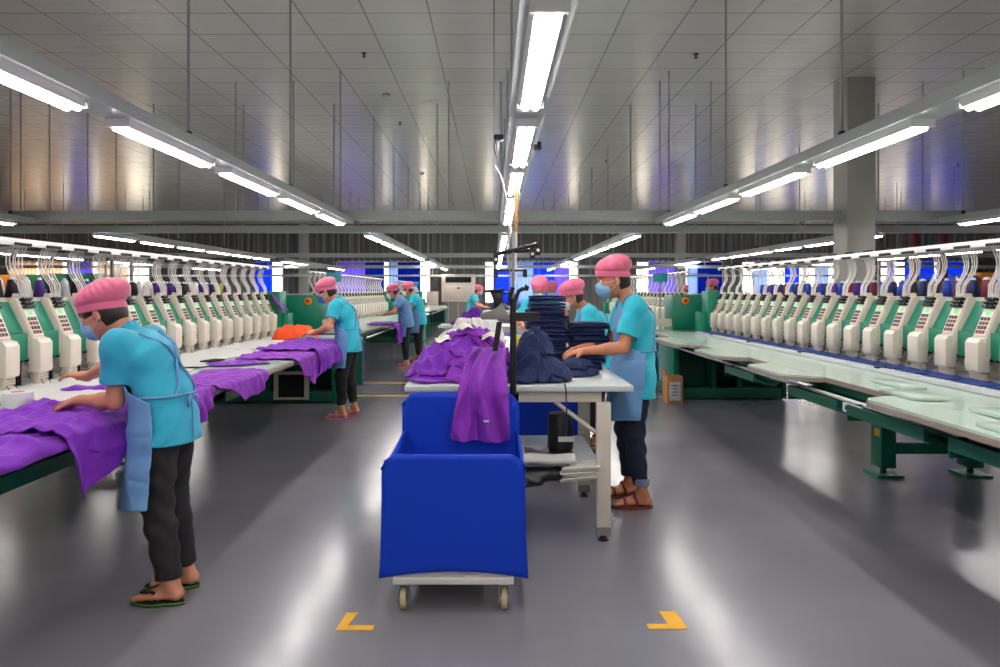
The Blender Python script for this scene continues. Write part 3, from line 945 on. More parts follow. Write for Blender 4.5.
def person(label, base, rot, s, spine, neck, pitch, hands, feet, shirt='shirt', pants='trousers', shoes='flip', maskm='mask', h=.006, group=None,
           ankle_z=.14, skin='skin', fringe=True, hem=.74, yaw=0.0, collar=True, sleeve=.62, hipx=0.0, detail=True, puff=1.0, apz=.52, arms_hint=(-.5, 0.9, -.6)):
    t = thing('person', label, 'person', (base[0], base[1], 0), rot, group)
    cr, sr = math.cos(rot), math.sin(rot)
    def L(p):
        x, y = p[0] - base[0], p[1] - base[1]
        return V3(x * cr + y * sr, -x * sr + y * cr, p[2])
    A = [math.radians(a) for a in spine]
    hip = V3(hipx, 0, .845 * s)
    dirs = [V3(math.sin(a), 0, math.cos(a)) for a in A]
    waist = hip + dirs[0] * .14 * s
    chest = waist + dirs[1] * .18 * s
    nb = chest + dirs[2] * .15 * s
    na = math.radians(neck); nd = V3(math.sin(na), 0, math.cos(na))
    pa = math.radians(pitch)
    fw = V3(math.cos(pa) * math.cos(yaw), math.cos(pa) * math.sin(yaw), -math.sin(pa)); lf = V3(-math.sin(yaw), math.cos(yaw), 0); up = np.cross(fw, lf)
    R = np.stack([fw, lf, up], 1)
    hc = nb + nd * .155 * s + fw * .01
    def Hd(x, y, z): return hc + (fw * x + lf * y + up * z) * s
    Y = V3(0, 1, 0)
    B = SDF()
    B.rc(hip, waist, .105 * s, .092 * s, k=.05, sq=(Y, 1.42)); B.rc(waist, chest, .09 * s, .10 * s, k=.05, sq=(Y, 1.35)); B.rc(chest, nb - dirs[2] * .05 * s, .10 * s, .07 * s, k=.05, sq=(Y, 1.5))
    B.rc(nb - dirs[2] * .02 * s, nb + nd * .08 * s, .052 * s, .046 * s, k=.03)
    # head
    B.el(hc, (.094 * s, .076 * s, .108 * s), k=.03, R=R)
    B.rc(Hd(.01, 0, -.05), Hd(.055, 0, -.085), .05 * s, .03 * s, k=.03)
    B.el(Hd(.03, 0, -.04), (.062 * s, .062 * s, .07 * s), k=.02, R=R)
    B.rc(Hd(.088, 0, .01), Hd(.108, 0, -.025), .010 * s, .015 * s, k=.015)
    B.rc(Hd(.085, -.03, .028), Hd(.085, .03, .028), .012 * s, .012 * s, k=.015)
    for sg in (-1, 1):
        B.el(Hd(-.008, sg * .079, -.01), (.018 * s, .008 * s, .032 * s), k=.006, R=R)
        B.el(Hd(.07, sg * .038, -.02), (.02 * s, .02 * s, .02 * s), k=.02, R=R)
    shl = []; elb = []
    Sh = SDF()
    Sh.rc(hip - dirs[0] * .06 * s, waist, .124 * s, .106 * s, k=.05, sq=(Y, 1.40)); Sh.rc(waist, chest, .106 * s, .110 * s, k=.05, sq=(Y, 1.38)); Sh.rc(chest, nb - dirs[2] * .06 * s, .110 * s, .076 * s, k=.05, sq=(Y, 1.52))
    Sh.rc(nb - dirs[2] * .05 * s, nb + nd * .0 * s, .075 * s, .062 * s, k=.03)
    for sg in (1, -1): Sh.rc(hip + Y * sg * .07 * s, V3(hip[0], sg * .082 * s, hem - .05), .106 * s, .116 * s, k=.04)
    Tr = SDF()
    Tr.rc(hip + dirs[0] * .02 * s, hip - V3(0, 0, .02), .092 * s, .104 * s, k=.04, sq=(Y, 1.42))
    for i, sg in enumerate((1, -1)):
        sh = nb - dirs[2] * .045 * s + Y * sg * .155 * s
        w = L(hands[i][0]) if len(hands[i][0]) == 3 else None
        hint = V3(*arms_hint) * V3(1, sg, 1) if len(hands[i]) < 5 else L(hands[i][4]) - sh
        e, w = ik(sh, w, .27 * s, .235 * s, hint)
        B.rc(sh, e, .047 * s, .037 * s, k=.03); B.rc(e, e + (w - e) * .35, .038 * s, .038 * s, k=.02); B.rc(e + (w - e) * .35, w, .038 * s, .024 * s, k=.02)
        dl = V3(hands[i][1][0] * cr + hands[i][1][1] * sr, -hands[i][1][0] * sr + hands[i][1][1] * cr, hands[i][1][2])
        hand(B, w, dl, V3(hands[i][2][0] * cr + hands[i][2][1] * sr, -hands[i][2][0] * sr + hands[i][2][1] * cr, hands[i][2][2]), -sg, s, hands[i][3])
        ud = unit(e - sh); en = sh + (e - sh) * sleeve
        Sh.rc(sh - Y * sg * .03, sh + ud * .02, .066 * s, .066 * s, k=.04)
        Sh.rc(sh, sh + (e - sh) * (sleeve + .15), .064 * s, .068 * s, k=.03, cut=[(en, ud)])
        fx = L((feet[i][0], feet[i][1], 0)); ank = V3(fx[0], fx[1], .085 * s + .018)
        hj = hip + Y * sg * .085 * s - V3(0, 0, .01)
        kn, ank = ik(hj, ank, .376 * s, .356 * s, V3(1, 0, 0))
        B.rc(hj, kn, .075 * s, .052 * s, k=.03); B.rc(kn, kn + (ank - kn) * .35, .052 * s, .05 * s, k=.03); B.rc(kn + (ank - kn) * .35, ank, .05 * s, .029 * s, k=.02)
        P = foot(B, ank, feet[i][2], s, .02); toes(B, P, sg, s)
        en = kn + (ank - kn) * (1 - (ankle_z - ank[2]) / max(kn[2] - ank[2], .1)); en[2] = ankle_z
        Tr.rc(hj, kn, .093 * s, .064 * s, k=.03); 
        if pants == 'jeans' or pants == 'leggings': Tr.rc(kn, kn + (ank - kn) * .3, .066 * s, .06 * s, k=.03); Tr.rc(kn + (ank - kn) * .3, en - V3(0, 0, .04), .06 * s, .045 * s, k=.02, cut=[(en, V3(0, 0, -1))])
        else: Tr.rc(kn, kn + (ank - kn) * .3, .068 * s, .066 * s, k=.03); Tr.rc(kn + (ank - kn) * .3, en - V3(0, 0, .04), .066 * s, .057 * s, k=.02, cut=[(en, V3(0, 0, -1))])
        # shoes
        b = MB(); f = V3(math.cos(feet[i][2]), math.sin(feet[i][2]), 0); l = V3(-f[1], f[0], 0); c0 = V3(ank[0], ank[1], 0)
        out = []
        for k in range(20):
            a = 2 * PI * k / 20; x = math.cos(a); y = math.sin(a)
            wd = .047 if x > 0 else .036
            q = c0 + f * (.066 + x * .132) * s + l * (y * wd * (1 - .15 * max(0, x) ** 3) ) * s
            out.append((q[0], q[1]))
        sole = {'flip': 'flipblack', 'sandal': 'sandal', 'pink': 'pinkshoe'}[shoes]
        b.prism(out, 2, .001, .008, sole)
        b.prism(out, 2, .008, .014, 'flipgreen' if shoes == 'flip' else sole)
        b.prism(out, 2, .014, .02, sole)
        if shoes == 'pink':
            pass
        tp = P(.135, .012 * sg, .012); 
        for q in (-1, 1):
            mids = [tp, P(.105, .018 * q, .045), P(.075, .034 * q, .042), P(.03, .042 * q, .012)]
            if shoes == 'sandal': mids = [P(.11, -.038, .008), P(.11, -.02, .036), P(.11, .02, .036), P(.11, .038, .008)] if q > 0 else [P(.03, .04, .005), P(.05, .03, .05), P(.05, -.03, .05), P(.03, -.04, .005)]
            if shoes == 'pink': mids = [P(.06 + .035 * (q + 1), -.04, .008), P(.06 + .035 * (q + 1), -.022, .045 - .006 * q), P(.06 + .035 * (q + 1), .022, .045 - .006 * q), P(.06 + .035 * (q + 1), .04, .008)]
            dense = []
            for m0, m1 in zip(mids[:-1], mids[1:]):
                for q_ in np.linspace(0, 1, 5)[:-1]: dense.append(m0 + (m1 - m0) * q_)
            dense.append(mids[-1])
            if shoes == 'flip':
                tp_ = P(.135, .012 * sg, .0); dense = [P(.14 - .10 * q_, .012 * sg + (.040 * q - .012 * sg) * q_ ** .8, .004) for q_ in np.linspace(0, 1, 13)]
            lifted = []
            for m0 in dense:
                m0 = np.array(m0, float)
                for _ in range(60):
                    if float(B.ev(m0[None])[0]) > .0025: break
                    m0 = m0 + V3(0, 0, .003)
                lifted.append(tuple(m0))
            b.tube(lifted, .0065 if shoes == 'flip' else .010, sole, 6)
        b.build('sandal' if shoes != 'pink' else 'slipper', t, smooth=50)
        shl.append(sh); elb.append(e)
        if pants == 'jeans' and detail:
            c = SDF(); a_ = en + V3(0, 0, .04) + (kn - en) * .02; c.rc(en - V3(0, 0, .02), a_ + V3(0, 0, .03), .049 * s, .052 * s, k=.001, cut=[(en - V3(0, 0, .002), V3(0, 0, -1)), (a_, V3(0, 0, 1))])
            sdf_obj('jean_cuff', c, .005, 'cuff', t)
    body = sdf_obj('body', B, h, skin, t)
    hemp = V3(0, 0, hem)
    def shirt_post(F, P):
        F = wrinkle(.0040, 15, 3)(F, P) if detail else F
        F = np.maximum(F, -(P[..., 2] - hem - .06 * (P[..., 0] - hip[0])))
        neck_d = (P - (nb + nd * .012)) @ nd
        near = np.linalg.norm(P - (nb + nd * .03), axis=-1) < .12 * s
        F = np.where(near, np.maximum(F, neck_d), F)
        return F
    sdf_obj('shirt', Sh, h * .9, shirt, t, shirt_post)
    sdf_obj('trousers', Tr, h, 'trousers' if pants == 'leggings' else pants, t, wrinkle(.0040, 19, 1) if detail else None)
    if collar and detail:
        c = SDF()
        for k in range(12):
            a0 = 2 * PI * k / 12; a1 = 2 * PI * (k + 1) / 12
            fwd = unit(V3(nd[2], 0, -nd[0]))
            q0 = nb + nd * .018 + (fwd * math.cos(a0) * .056 + Y * math.sin(a0) * .058) * s; q1 = nb + nd * .018 + (fwd * math.cos(a1) * .056 + Y * math.sin(a1) * .058) * s
            c.rc(q0, q1, .0085, .0085, k=.006, sq=(nd, 1.9))
        sdf_obj('collar', c, .005, shirt, t)
    # hair
    Hr = SDF()
    Hr.el(hc - fw * .008 * s, (.101 * s, .083 * s, .112 * s), k=.02, R=R)
    def hair_post(F, P):
        q = (P - hc) @ R / s
        reg = np.minimum(q[..., 0] + .016 - .25 * np.maximum(q[..., 2], 0), (.042 if fringe else .052) - q[..., 2])
        reg2 = np.maximum(reg, -.075 - q[..., 2])
        if fringe: reg2 = np.minimum(reg2, np.maximum(np.maximum(q[..., 0] - .075, .0 - q[..., 2]), np.abs(q[..., 1]) * -1 + .05))
        return np.maximum(F, reg2 * s)
    sdf_obj('hair', Hr, max(h * .8, .005), 'hair', t, hair_post)
    # cap: gathered crown over a turned-up band
    Cp = SDF()
    Cp.el(Hd(-.026 * puff, 0, .078), (.124 * s * (.8 + .2 * puff), .106 * s * (.9 + .1 * puff), .074 * s * (.9 + .1 * puff)), k=.02, R=R)
    Cp.el(Hd(-.004, 0, .02), (.110 * s, .093 * s, .118 * s), k=.012, R=R)
    def cap_post(F, P):
        q = (P - hc) @ R / s
        an = np.arctan2(q[..., 1], q[..., 0] + .02)
        top = q[..., 2] - .30 * (-.0) 
        ple = np.where(q[..., 2] > .072, .0028 * np.sin(an * 17 + 3 * np.sin(an * 3)), 0)
        seam = .005 * np.exp(-((q[..., 2] - .30 * q[..., 0] - .052) / .006) ** 2)
        F = F + ple + seam
        return np.maximum(F, (.014 - (q[..., 2] - .30 * q[..., 0])) * s)
    cp = sdf_obj('cap', Cp, max(h * .8, .005), 'cap', t, cap_post)
    if detail:
        bt = Hd(-.03 * puff, 0, .15)
        MB().ball(tuple(bt), .012, 'cap', 10, (1, 1, .6)).build('cap_button', cp, smooth=180)
    # mask
    Mk = SDF()
    Mk.el(Hd(.058, 0, -.045), (.064 * s, .065 * s, .066 * s), k=.02, R=R)
    Mk.rc(Hd(.095, 0, -.01), Hd(.10, 0, -.05), .022 * s, .022 * s, k=.03)
    def mask_post(F, P):
        q = (P - hc) @ R / s
        F = F + .0012 * np.sin(q[..., 2] * 2 * PI / .016)
        reg = np.maximum(np.maximum(.045 - q[..., 0] - .25 * (q[..., 2] + .04), q[..., 2] - .0), -.108 - q[..., 2])
        return np.maximum(F, reg * s)
    mk = sdf_obj('mask', Mk, max(h * .75, .0045), maskm, t, mask_post)
    if detail:
        for sg in (-1, 1):
            for zz in (-.008, -.065):
                MB().tube([tuple(Hd(.06, sg * .062, zz)), tuple(Hd(.02, sg * .077, zz * .7 - .003)), tuple(Hd(-.012, sg * .086, -.005 - .02 * (zz < -.03)))], .0018, 'maskwhite', 5).build('ear_loop', mk)
        for sg in (-1, 1):
            b = MB(); e = Hd(.083, sg * .031, .012)
            b.ball(tuple(e), .0125 * s, 'eyewhite', 10); b.ball(tuple(e + fw * .0075), .0075 * s, 'hair', 8)
            b.build('eye', t, smooth=180)
            pts = [tuple(Hd(.093, sg * .014, .034)), tuple(Hd(.094, sg * .032, .04)), tuple(Hd(.084, sg * .05, .034))]
            MB().tube(pts, .003, 'hair', 5).build('eyebrow', t)
    # apron: a shell over the front, hanging to the thigh
    Ap = SDF()
    Ap.rc(hip, waist, .138 * s, .124 * s, k=.05, sq=(Y, 1.36)); Ap.rc(waist, chest, .124 * s, .130 * s, k=.05, sq=(Y, 1.32)); Ap.rc(chest, nb - dirs[2] * .07 * s, .130 * s, .085 * s, k=.05, sq=(Y, 1.45))
    low = V3(hip[0] + .055 * s, 0, apz * s)
    Ap.rc(hip, low, .142 * s, .15 * s, k=.06, sq=(Y, 1.3))
    def apron_post(F, P):
        F = wrinkle(.0042, 11, 5)(F, P) if detail else F
        sh_ = np.abs(F + .0) - max(.0045, h * .75)
        z = P[..., 2]
        cx = np.interp(z, [low[2], hip[2], waist[2], chest[2], nb[2]], [low[0] - .02, hip[0], waist[0], chest[0], nb[0]])
        fx = P[..., 0] - cx
        tt = np.clip((z - waist[2]) / max(nb[2] - waist[2], .05), 0, 1)
        fr_ = np.clip((z - waist[2] + .02) / .05, 0, 1)
        front = (-.025 + .105 * fr_) * s - fx
        top = z - (chest[2] + .085 * s)
        ay = np.abs(P[..., 1])
        bot = (low[2] + .03 + .25 * np.maximum(ay - .13, 0)) - z
        return np.maximum(np.maximum(sh_, front), np.maximum(top, bot))
    sdf_obj('apron', Ap, max(h * .9, .005), 'apron', t, apron_post)
    if detail:
        def proj(p, d, off=.005):
            p = np.array(p, float); d = unit(d)
            for _ in range(60):
                f = float(Sh.ev(p[None])[0]) - off
                if f < .0015: break
                p = p + d * f * .8
            return p
        def strap(pts, nm, r=.006):
            P_ = [proj(a, b) for a, b in pts]
            MB().tube([tuple(p) for p in P_], r, 'apron', 6).build(nm, t, smooth=180)
        bk = -1
        for sg in (1, -1):
            pts = []
            for q in np.linspace(0, 1, 12):
                c = chest * (1 - q) + nb * q if False else waist * q + (nb - dirs[2] * .02) * (1 - q)
                y = sg * (.095 - .2 * q) * s
                pts.append((c + V3(-.35, 0, .12 * (1 - q)) + Y * y, V3(1, 0, -.12 * (1 - q) / .35)))
            strap(pts, 'apron_strap')
            pts = []
            for q in np.linspace(0, 1, 6):
                c = chest + dirs[2] * (.08 + .07 * q) * s
                pts.append((c + V3(.3 - .3 * q, 0, .3 * q) + Y * sg * .09 * s, V3(-(.3 - .3 * q) - 1e-3, 0, -.3 * q)))
            strap(pts, 'apron_strap')
        pts = []
        for q in np.linspace(-1, 1, 15):
            a = q * 1.75
            pts.append((waist + V3(-math.cos(a) * .35, math.sin(a) * .4, 0), V3(math.cos(a) * .35, -math.sin(a) * .4, 0)))
        strap(pts, 'waist_tie')
        k0 = proj(waist + V3(-.3, .0, 0), V3(1, 0, 0))
        MB().tube([tuple(k0), tuple(k0 + V3(-.015, .05, -.02)), tuple(k0 + V3(-.012, .045, -.055)), tuple(k0 + V3(-.01, .01, -.01)), tuple(k0 + V3(-.02, -.035, -.05)), tuple(k0 + V3(-.012, -.04, -.02)), tuple(k0)], .005, 'apron', 6).tube([tuple(k0), tuple(k0 + V3(-.02, .02, -.08)), tuple(k0 + V3(-.03, .025, -.2))], .005, 'apron', 6).build('apron_bow', t, smooth=180)
    return t


def people():
    D = (-1, 0, 0); DN = (0, 0, -1)
    # near left: leans over the machine table
    person('woman in pink cap and turquoise polo leaning over the near-left machine table, black trousers', (-1.49, 3.05), PI, .95,
           (8, 24, 38), 48, 26, [((-1.87, 3.02, .905), (-.85, .35, -.18), (-.2, 0, -1), 25, (-1.66, 2.93, .89)), ((-2.08, 3.36, .955), (-1, .1, .12), (-.1, 0, -1), 30, (-1.85, 3.22, .93))],
           [(-1.445, 2.985, -.06), (-1.455, 3.15, .08)], h=.0055, ankle_z=.118, hem=.725, puff=1.2, apz=.43, arms_hint=(-.3, .5, -.8), sleeve=.66)
    # near right: folding navy garments
    person('woman in pink cap and blue jeans sorting navy garments at the white table', (.93, 4.40), PI, 1.03,
           (-2, 2, 16), 34, 16, [((.585, 4.27, 1.015), (-1, .05, -.12), (0, 0.25, -1), 42, (.81, 4.19, 1.03)), ((.60, 4.46, 1.02), (-1, -.1, -.12), (0, -.25, -1), 42, (.80, 4.60, 1.04))],
           [(.955, 4.30, -.05), (.925, 4.55, .1)], shirt='shirt2', pants='jeans', shoes='sandal', h=.0055, ankle_z=.15, hem=.715, skin='skin2', fringe=False, puff=.9, collar=False, sleeve=.72)
    # middle left
    person('woman in pink cap with dark blue mask smoothing purple cloth on the left machine', (-1.60, 7.38), PI, 1.0,
           (6, 14, 28), 48, 26, [((-1.95, 7.25, .945), (-1, .05, -.05), (0, 0, -1), 50), ((-2.0, 7.5, .945), (-1, -.1, -.05), (0, 0, -1), 50)],
           [(-1.66, 7.27, 0), (-1.57, 7.5, 0)], h=.0085, pants='leggings', shoes='pink', maskm='maskdark', shirt='shirt2', ankle_z=.16, hem=.74)
    person('woman in pale blue apron leaning to the second left machine, nearer of two', (-1.60, 12.3), PI, 1.0,
           (8, 18, 30), 48, 24, [((-2.0, 12.15, .97), D, DN, 30), ((-2.0, 12.45, .97), D, DN, 30)],
           [(-1.60, 12.2, 0), (-1.62, 12.42, 0)], h=.013, pants='jeans', shoes='pink', maskm='maskwhite', shirt='apron', detail=False, ankle_z=.14)
    person('woman in pink cap behind the one in the pale apron at the second left machine', (-1.47, 13.3), PI, 1.02,
           (6, 14, 26), 45, 18, [((-1.85, 13.15, .97), D, DN, 30), ((-1.85, 13.45, .97), D, DN, 30)],
           [(-1.48, 13.2, 0), (-1.48, 13.42, 0)], h=.013, pants='trousers', shoes='sandal', maskm='maskwhite', shirt='shirt2', detail=False)
    person('distant worker in turquoise by the purple heap in front of the air conditioner', (-.62, 18.0), -.2, 1.0,
           (4, 12, 22), 40, 20, [((-.25, 18.15, .97), (1, 0, 0), DN, 30), ((-.25, 17.85, .97), (1, 0, 0), DN, 30)],
           [(-.62, 18.12, 0), (-.62, 17.9, 0)], h=.014, shirt='shirt2', detail=False)
    person('worker facing the camera behind the tall navy stack, head bowed', (.60, 8.25), -PI / 2 - .25, 1.0,
           (2, 12, 24), 36, 30, [((.64, 7.92, .98), (0, -1, 0), DN, 30), ((.36, 7.97, .98), (0, -1, 0), DN, 30)],
           [(.7, 8.2, 0), (.5, 8.2, 0)], h=.010, shirt='shirt2', skin='skin2', detail=False, fringe=False)
    person('worker mostly hidden behind the one bowed over the navy stack', (.96, 11.3), -PI / 2, .99,
           (2, 10, 20), 36, 24, [((1.07, 10.95, .98), (0, -1, 0), DN, 30), ((.85, 10.95, .98), (0, -1, 0), DN, 30)],
           [(1.05, 11.3, 0), (.87, 11.3, 0)], h=.013, shirt='shirt2', skin='skin2', detail=False, fringe=False)
    person('worker in pink cap looking down behind the lower navy stack', (.93, 5.9), PI, .97,
           (4, 14, 30), 46, 22, [((.58, 5.75, .98), D, DN, 35), ((.58, 6.05, .98), D, DN, 35)],
           [(.93, 5.8, 0), (.93, 6.02, 0)], h=.0075, shirt='shirt2', skin='skin2', maskm='maskwhite', fringe=False, puff=1.1, collar=False)
    person('distant worker whose pink cap shows above the right green cabinet', (5.6, 19.0), PI, 1.0,
           (2, 8, 18), 36, 14, [((5.25, 18.9, .97), D, DN, 30), ((5.25, 19.1, .97), D, DN, 30)], [(5.6, 18.9, 0), (5.6, 19.1, 0)], h=.015, shirt='shirt2', detail=False)
    person('worker behind the thread tubes of the right machine, pink cap between the tubes', (4.5, 13.4), PI, 1.03,
           (2, 4, 10), 26, 8, [((4.25, 13.2, 1.0), D, DN, 30), ((4.25, 13.55, 1.0), D, DN, 30)], [(4.5, 13.3, 0), (4.5, 13.5, 0)], h=.014, shirt='shirt2', detail=False)


# ------------------------------------------------------------------ cloth
def interp(xs, ys):
    return lambda u: np.interp(u, xs, ys)


def drape(name, m, label, cat, Xe, zt, y0, y1, inl, hang, group=None, A=.018, f=8, seed=0, nu=120, nv=100, out=1, back=None):
    """cloth lying on a table with front edge x=Xe (outward direction `out`), inl/hang are functions of u in 0..1"""
    u = np.linspace(0, 1, nu)
    U, T = np.meshgrid(u, np.linspace(0, 1, nv), indexing='ij')
    i_ = inl(U) * (1 + .12 * (vnoise(U * 6, 0, seed=seed) - .5)); h_ = hang(U) * (1 + .3 * (vnoise(U * 3.5, 3, seed=seed + 1) - .5))
    t = -i_ + (i_ + h_) * T
    y = y0 + (y1 - y0) * (U + .03 * np.sin(t * 9 + seed) * (vnoise(t * 4, U * 3, seed=seed)))
    r = .03
    L = r * PI / 2
    on = t < -L / 2; off = t > L / 2
    a = np.clip((t + L / 2) / r, 0, PI / 2)
    x = np.where(on, Xe - r + (t + L / 2) + r * 0 , Xe - r + np.sin(a) * r)
    z = np.where(on, zt, zt - r + np.cos(a) * r)
    z = np.where(off, zt - r - (t - L / 2), z)
    x = np.where(off, Xe + .004 * 0, x)
    fo = .6 * folds(y, t, seed, f, .5 + seed * .7) + .4 * folds(y, t, seed + 31, f * 2.3, .9 + seed)
    top = np.clip(-t / .06, 0, 1)
    z = z + .008 + A * 1.7 * fo * np.minimum(1, .35 + top) * (t < L / 2)
    hr = np.clip((t) / .10, 0, 1)
    x = x + .012 + (A * 1.1 * (1 + np.sin(2 * PI * y / .22 + 11 * vnoise(y * 3, t * 2.0, seed=seed + 3))) * hr + .012 * fo)
    P = np.stack([Xe + (x - Xe) * out, y, z], -1)
    o = grid_mesh(name, P, m, thick=.006)
    return tag(o, label, cat, group)


class Pile:
    def __init__(s, x0, x1, y0, y1, z, res=.01):
        s.x0, s.y0, s.res = x0, y0, res
        s.n = (int((x1 - x0) / res) + 1, int((y1 - y0) / res) + 1)
        s.H = np.full(s.n, z, float); s.base = z

    def at(s, x, y, H):
        i = np.clip((x - s.x0) / s.res, 0, s.n[0] - 1.001); j = np.clip((y - s.y0) / s.res, 0, s.n[1] - 1.001)
        a = i.astype(int); b = j.astype(int); fi = i - a; fj = j - b
        return H[a, b] * (1 - fi) * (1 - fj) + H[a + 1, b] * fi * (1 - fj) + H[a, b + 1] * (1 - fi) * fj + H[a + 1, b + 1] * fi * fj

    def blur(s, k):
        H = s.H.copy()
        for _ in range(k):
            P = np.pad(H, 1, mode='edge'); H = (P[1:-1, 1:-1] * 2 + P[:-2, 1:-1] + P[2:, 1:-1] + P[1:-1, :-2] + P[1:-1, 2:]) / 6
        return H

    def put(s, name, m, c, a, b, ang, T, A, f, seed, fa, n=54, bl=10):
        e = np.linspace(-1, 1, n)
        U, V = np.meshgrid(e, e, indexing='ij')
        X = U * np.sqrt(1 - V * V * .42); Y = V * np.sqrt(1 - U * U * .42)
        r = np.sqrt(np.clip(U ** 2, 0, 1) ** 2 + np.clip(V ** 2, 0, 1) ** 2) ** .5
        wob = 1 + .22 * (vnoise(X * 2.2, Y * 2.2, seed=seed) - .5) * 2
        lx, ly = X * a * wob, Y * b * wob
        x = c[0] + lx * math.cos(ang) - ly * math.sin(ang); y = c[1] + lx * math.sin(ang) + ly * math.cos(ang)
        Hs = .7 * s.at(x, y, s.blur(bl)) + .3 * s.at(x, y, s.H)
        w = np.clip(1 - np.maximum(np.abs(U), np.abs(V)) ** 5, 0, 1)
        z = np.maximum(Hs + .006 + T * w + A * folds(x, y, seed, f, fa) * (.3 + .7 * w), s.base + .004)
        o = grid_mesh(name, np.stack([x, y, z], -1), m, thick=.005)
        i = np.clip(((x - s.x0) / s.res).round().astype(int), 0, s.n[0] - 1); j = np.clip(((y - s.y0) / s.res).round().astype(int), 0, s.n[1] - 1)
        np.maximum.at(s.H, (i, j), z + .003)
        return o


def folded(name, m, w, d, layers, dz, seed=0):
    """folded garment: one cloth going back and forth, folds showing at the front"""
    pts = []
    for k in range(layers):
        z = dz * (k + .5)
        ys = np.linspace(-d / 2, d / 2, 9)
        if k % 2: ys = ys[::-1]
        for y in ys: pts.append((y, z))
        if k < layers - 1:
            e = ys[-1]; sg = 1 if e > 0 else -1
            pts += [(e + sg * dz * .45, z + dz * .25), (e + sg * dz * .5, z + dz * .5), (e + sg * dz * .45, z + dz * .75)]
    pts = np.array(pts)
    u = np.linspace(-w / 2, w / 2, 15)
    X, I = np.meshgrid(u, np.arange(len(pts)), indexing='ij')
    Y = pts[I, 0] + .006 * (vnoise(X * 20, I * .15, seed=seed) - .5); Z = pts[I, 1] + .003 * (vnoise(X * 14, pts[I, 0] * 14, seed=seed + 2) - .5) - .004 * (np.abs(X) / (w / 2)) ** 4
    return grid_mesh(name, np.stack([X, Y, Z], -1), m, thick=dz * .62)


# ------------------------------------------------------------------ furniture of the centre aisle
def work_table(label, x0, x1, y0, y1, shelf=True, braces=True):
    cx, cy = (x0 + x1) / 2, (y0 + y1) / 2
    t = thing('work_table', label, 'table', (cx, cy, 0))
    a, b = (x1 - x0) / 2, (y1 - y0) / 2
    MB().box(-a, a, -b, b, .838, .87, 'tabletop').build('table_top', t, bevel=.004)
    f = MB(); lx0, lx1, ly0, ly1 = -a + .12, a - .175, -b + .03, b - .25
    f.box(lx0, lx1, ly0, ly0 + .03, .775, .837, 'tableleg').box(lx0, lx1, ly1, ly1 + .03, .775, .837, 'tableleg')
    for x in (lx0, lx1 - .03): f.box(x, x + .03, ly0 + .03, ly1, .775, .837, 'tableleg')
    f.build('frame', t, bevel=.003)
    for x in (lx0 - .05, lx1 - .03):
        for y in (ly0 - .015, ly1 - .01):
            l = MB().box(x, x + .08, y, y + .045, .075, .774, 'tableleg').build('leg', t, bevel=.003)
            MB().box(x, x + .08, y, y + .045, .03, .0745, 'acgrille').tube([(x + .04, y + .022, .002), (x + .04, y + .022, .03)], .018, 'black', 10).tube([(x + .04, y + .022, .001), (x + .04, y + .022, .008)], .032, 'black', 12).build('foot', l)
    if braces:
        for y in (ly0 + .0,):
            MB().tube([(lx1 - .03, y + .02, .60), (lx1 - .26, y + .02, .775)], .012, 'tableleg', 8).build('brace', t)
            MB().tube([(lx0 + .03, y + .02, .60), (lx0 + .26, y + .02, .775)], .012, 'tableleg', 8).build('brace', t)
    if shelf: MB().box(lx0, lx1, ly0 + .04, ly1 - .02, .40, .42, 'tabletop').build('shelf', t, bevel=.003)
    return t


def cart(label, x0, x1, y0, y1, hf=.69, hb=.86, tilt=0):
    cx = (x0 + x1) / 2
    t = thing('fabric_cart', label, 'cart', (cx, y0, 0), tilt)
    a = (x1 - x0) / 2; L = y1 - y0
    def panel(h, y, th, flare, base, nm):
        nx, nz = 29, 24
        U, V = np.meshgrid(np.linspace(-1, 1, nx), np.linspace(0, 1, nz), indexing='ij')
        z = base + .035 * (1 - U ** 2) * (1 - V) + (h - base - .0) * V
        zt = h - .05 * np.clip((np.abs(U) - .78) / .22, 0, 1) ** 2.2 * 1.4
        z = np.minimum(z, zt - (1 - V) * .0)
        wd = a * (1 + flare * (1 - V) ** 3) - .03 * 0
        x = U * wd
        yy = y - .012 * np.cos(U * PI / 2) + .008 * (1 - V) ** 2
        grid_mesh(nm, np.stack([x, yy + 0 * x, z], -1), 'blue', t, thick=th)
    panel(hf, 0, .018, .045, .15, 'front_panel')
    panel(hb, L, .018, .02, .17, 'back_panel')
    for s in (-1, 1):
        P = np.zeros((20, 14, 3))
        U, V = np.meshgrid(np.linspace(0, 1, 20), np.linspace(0, 1, 14), indexing='ij')
        P[..., 0] = s * (a - .012 + .01 * np.sin(U * PI)); P[..., 1] = .015 + (L - .03) * U
        P[..., 2] = .17 + (hf - .03 - .17 - .04 * np.sin(U * PI)) * V
        grid_mesh('side_panel', P, 'blue', t, thick=.014)
    b = MB().box(-a + .05, a - .05, -.02, L + .02, .135, .158, 'tableleg').box(-a + .05, a - .05, -.022, -.0201, .133, .16, 'whitecloth')
    b.build('base_board', t, bevel=.003)
    for s in (-1, 1):
        for y in (.04, L - .04):
            w = MB(); x = s * (a - .09)
            w.tube([(x - .012, y, .05), (x + .012, y, .05)], .047, 'castor', 18).tube([(x - .018, y, .048), (x + .018, y, .048)], .016, 'steel', 10)
            w.box(x - .024, x - .019, y - .02, y + .02, .03, .1345, 'steel').box(x + .019, x + .024, y - .02, y + .02, .03, .1345, 'steel').box(x - .024, x + .024, y - .022, y + .022, .112, .1345, 'steel')
            w.build('castor', t)
    return t


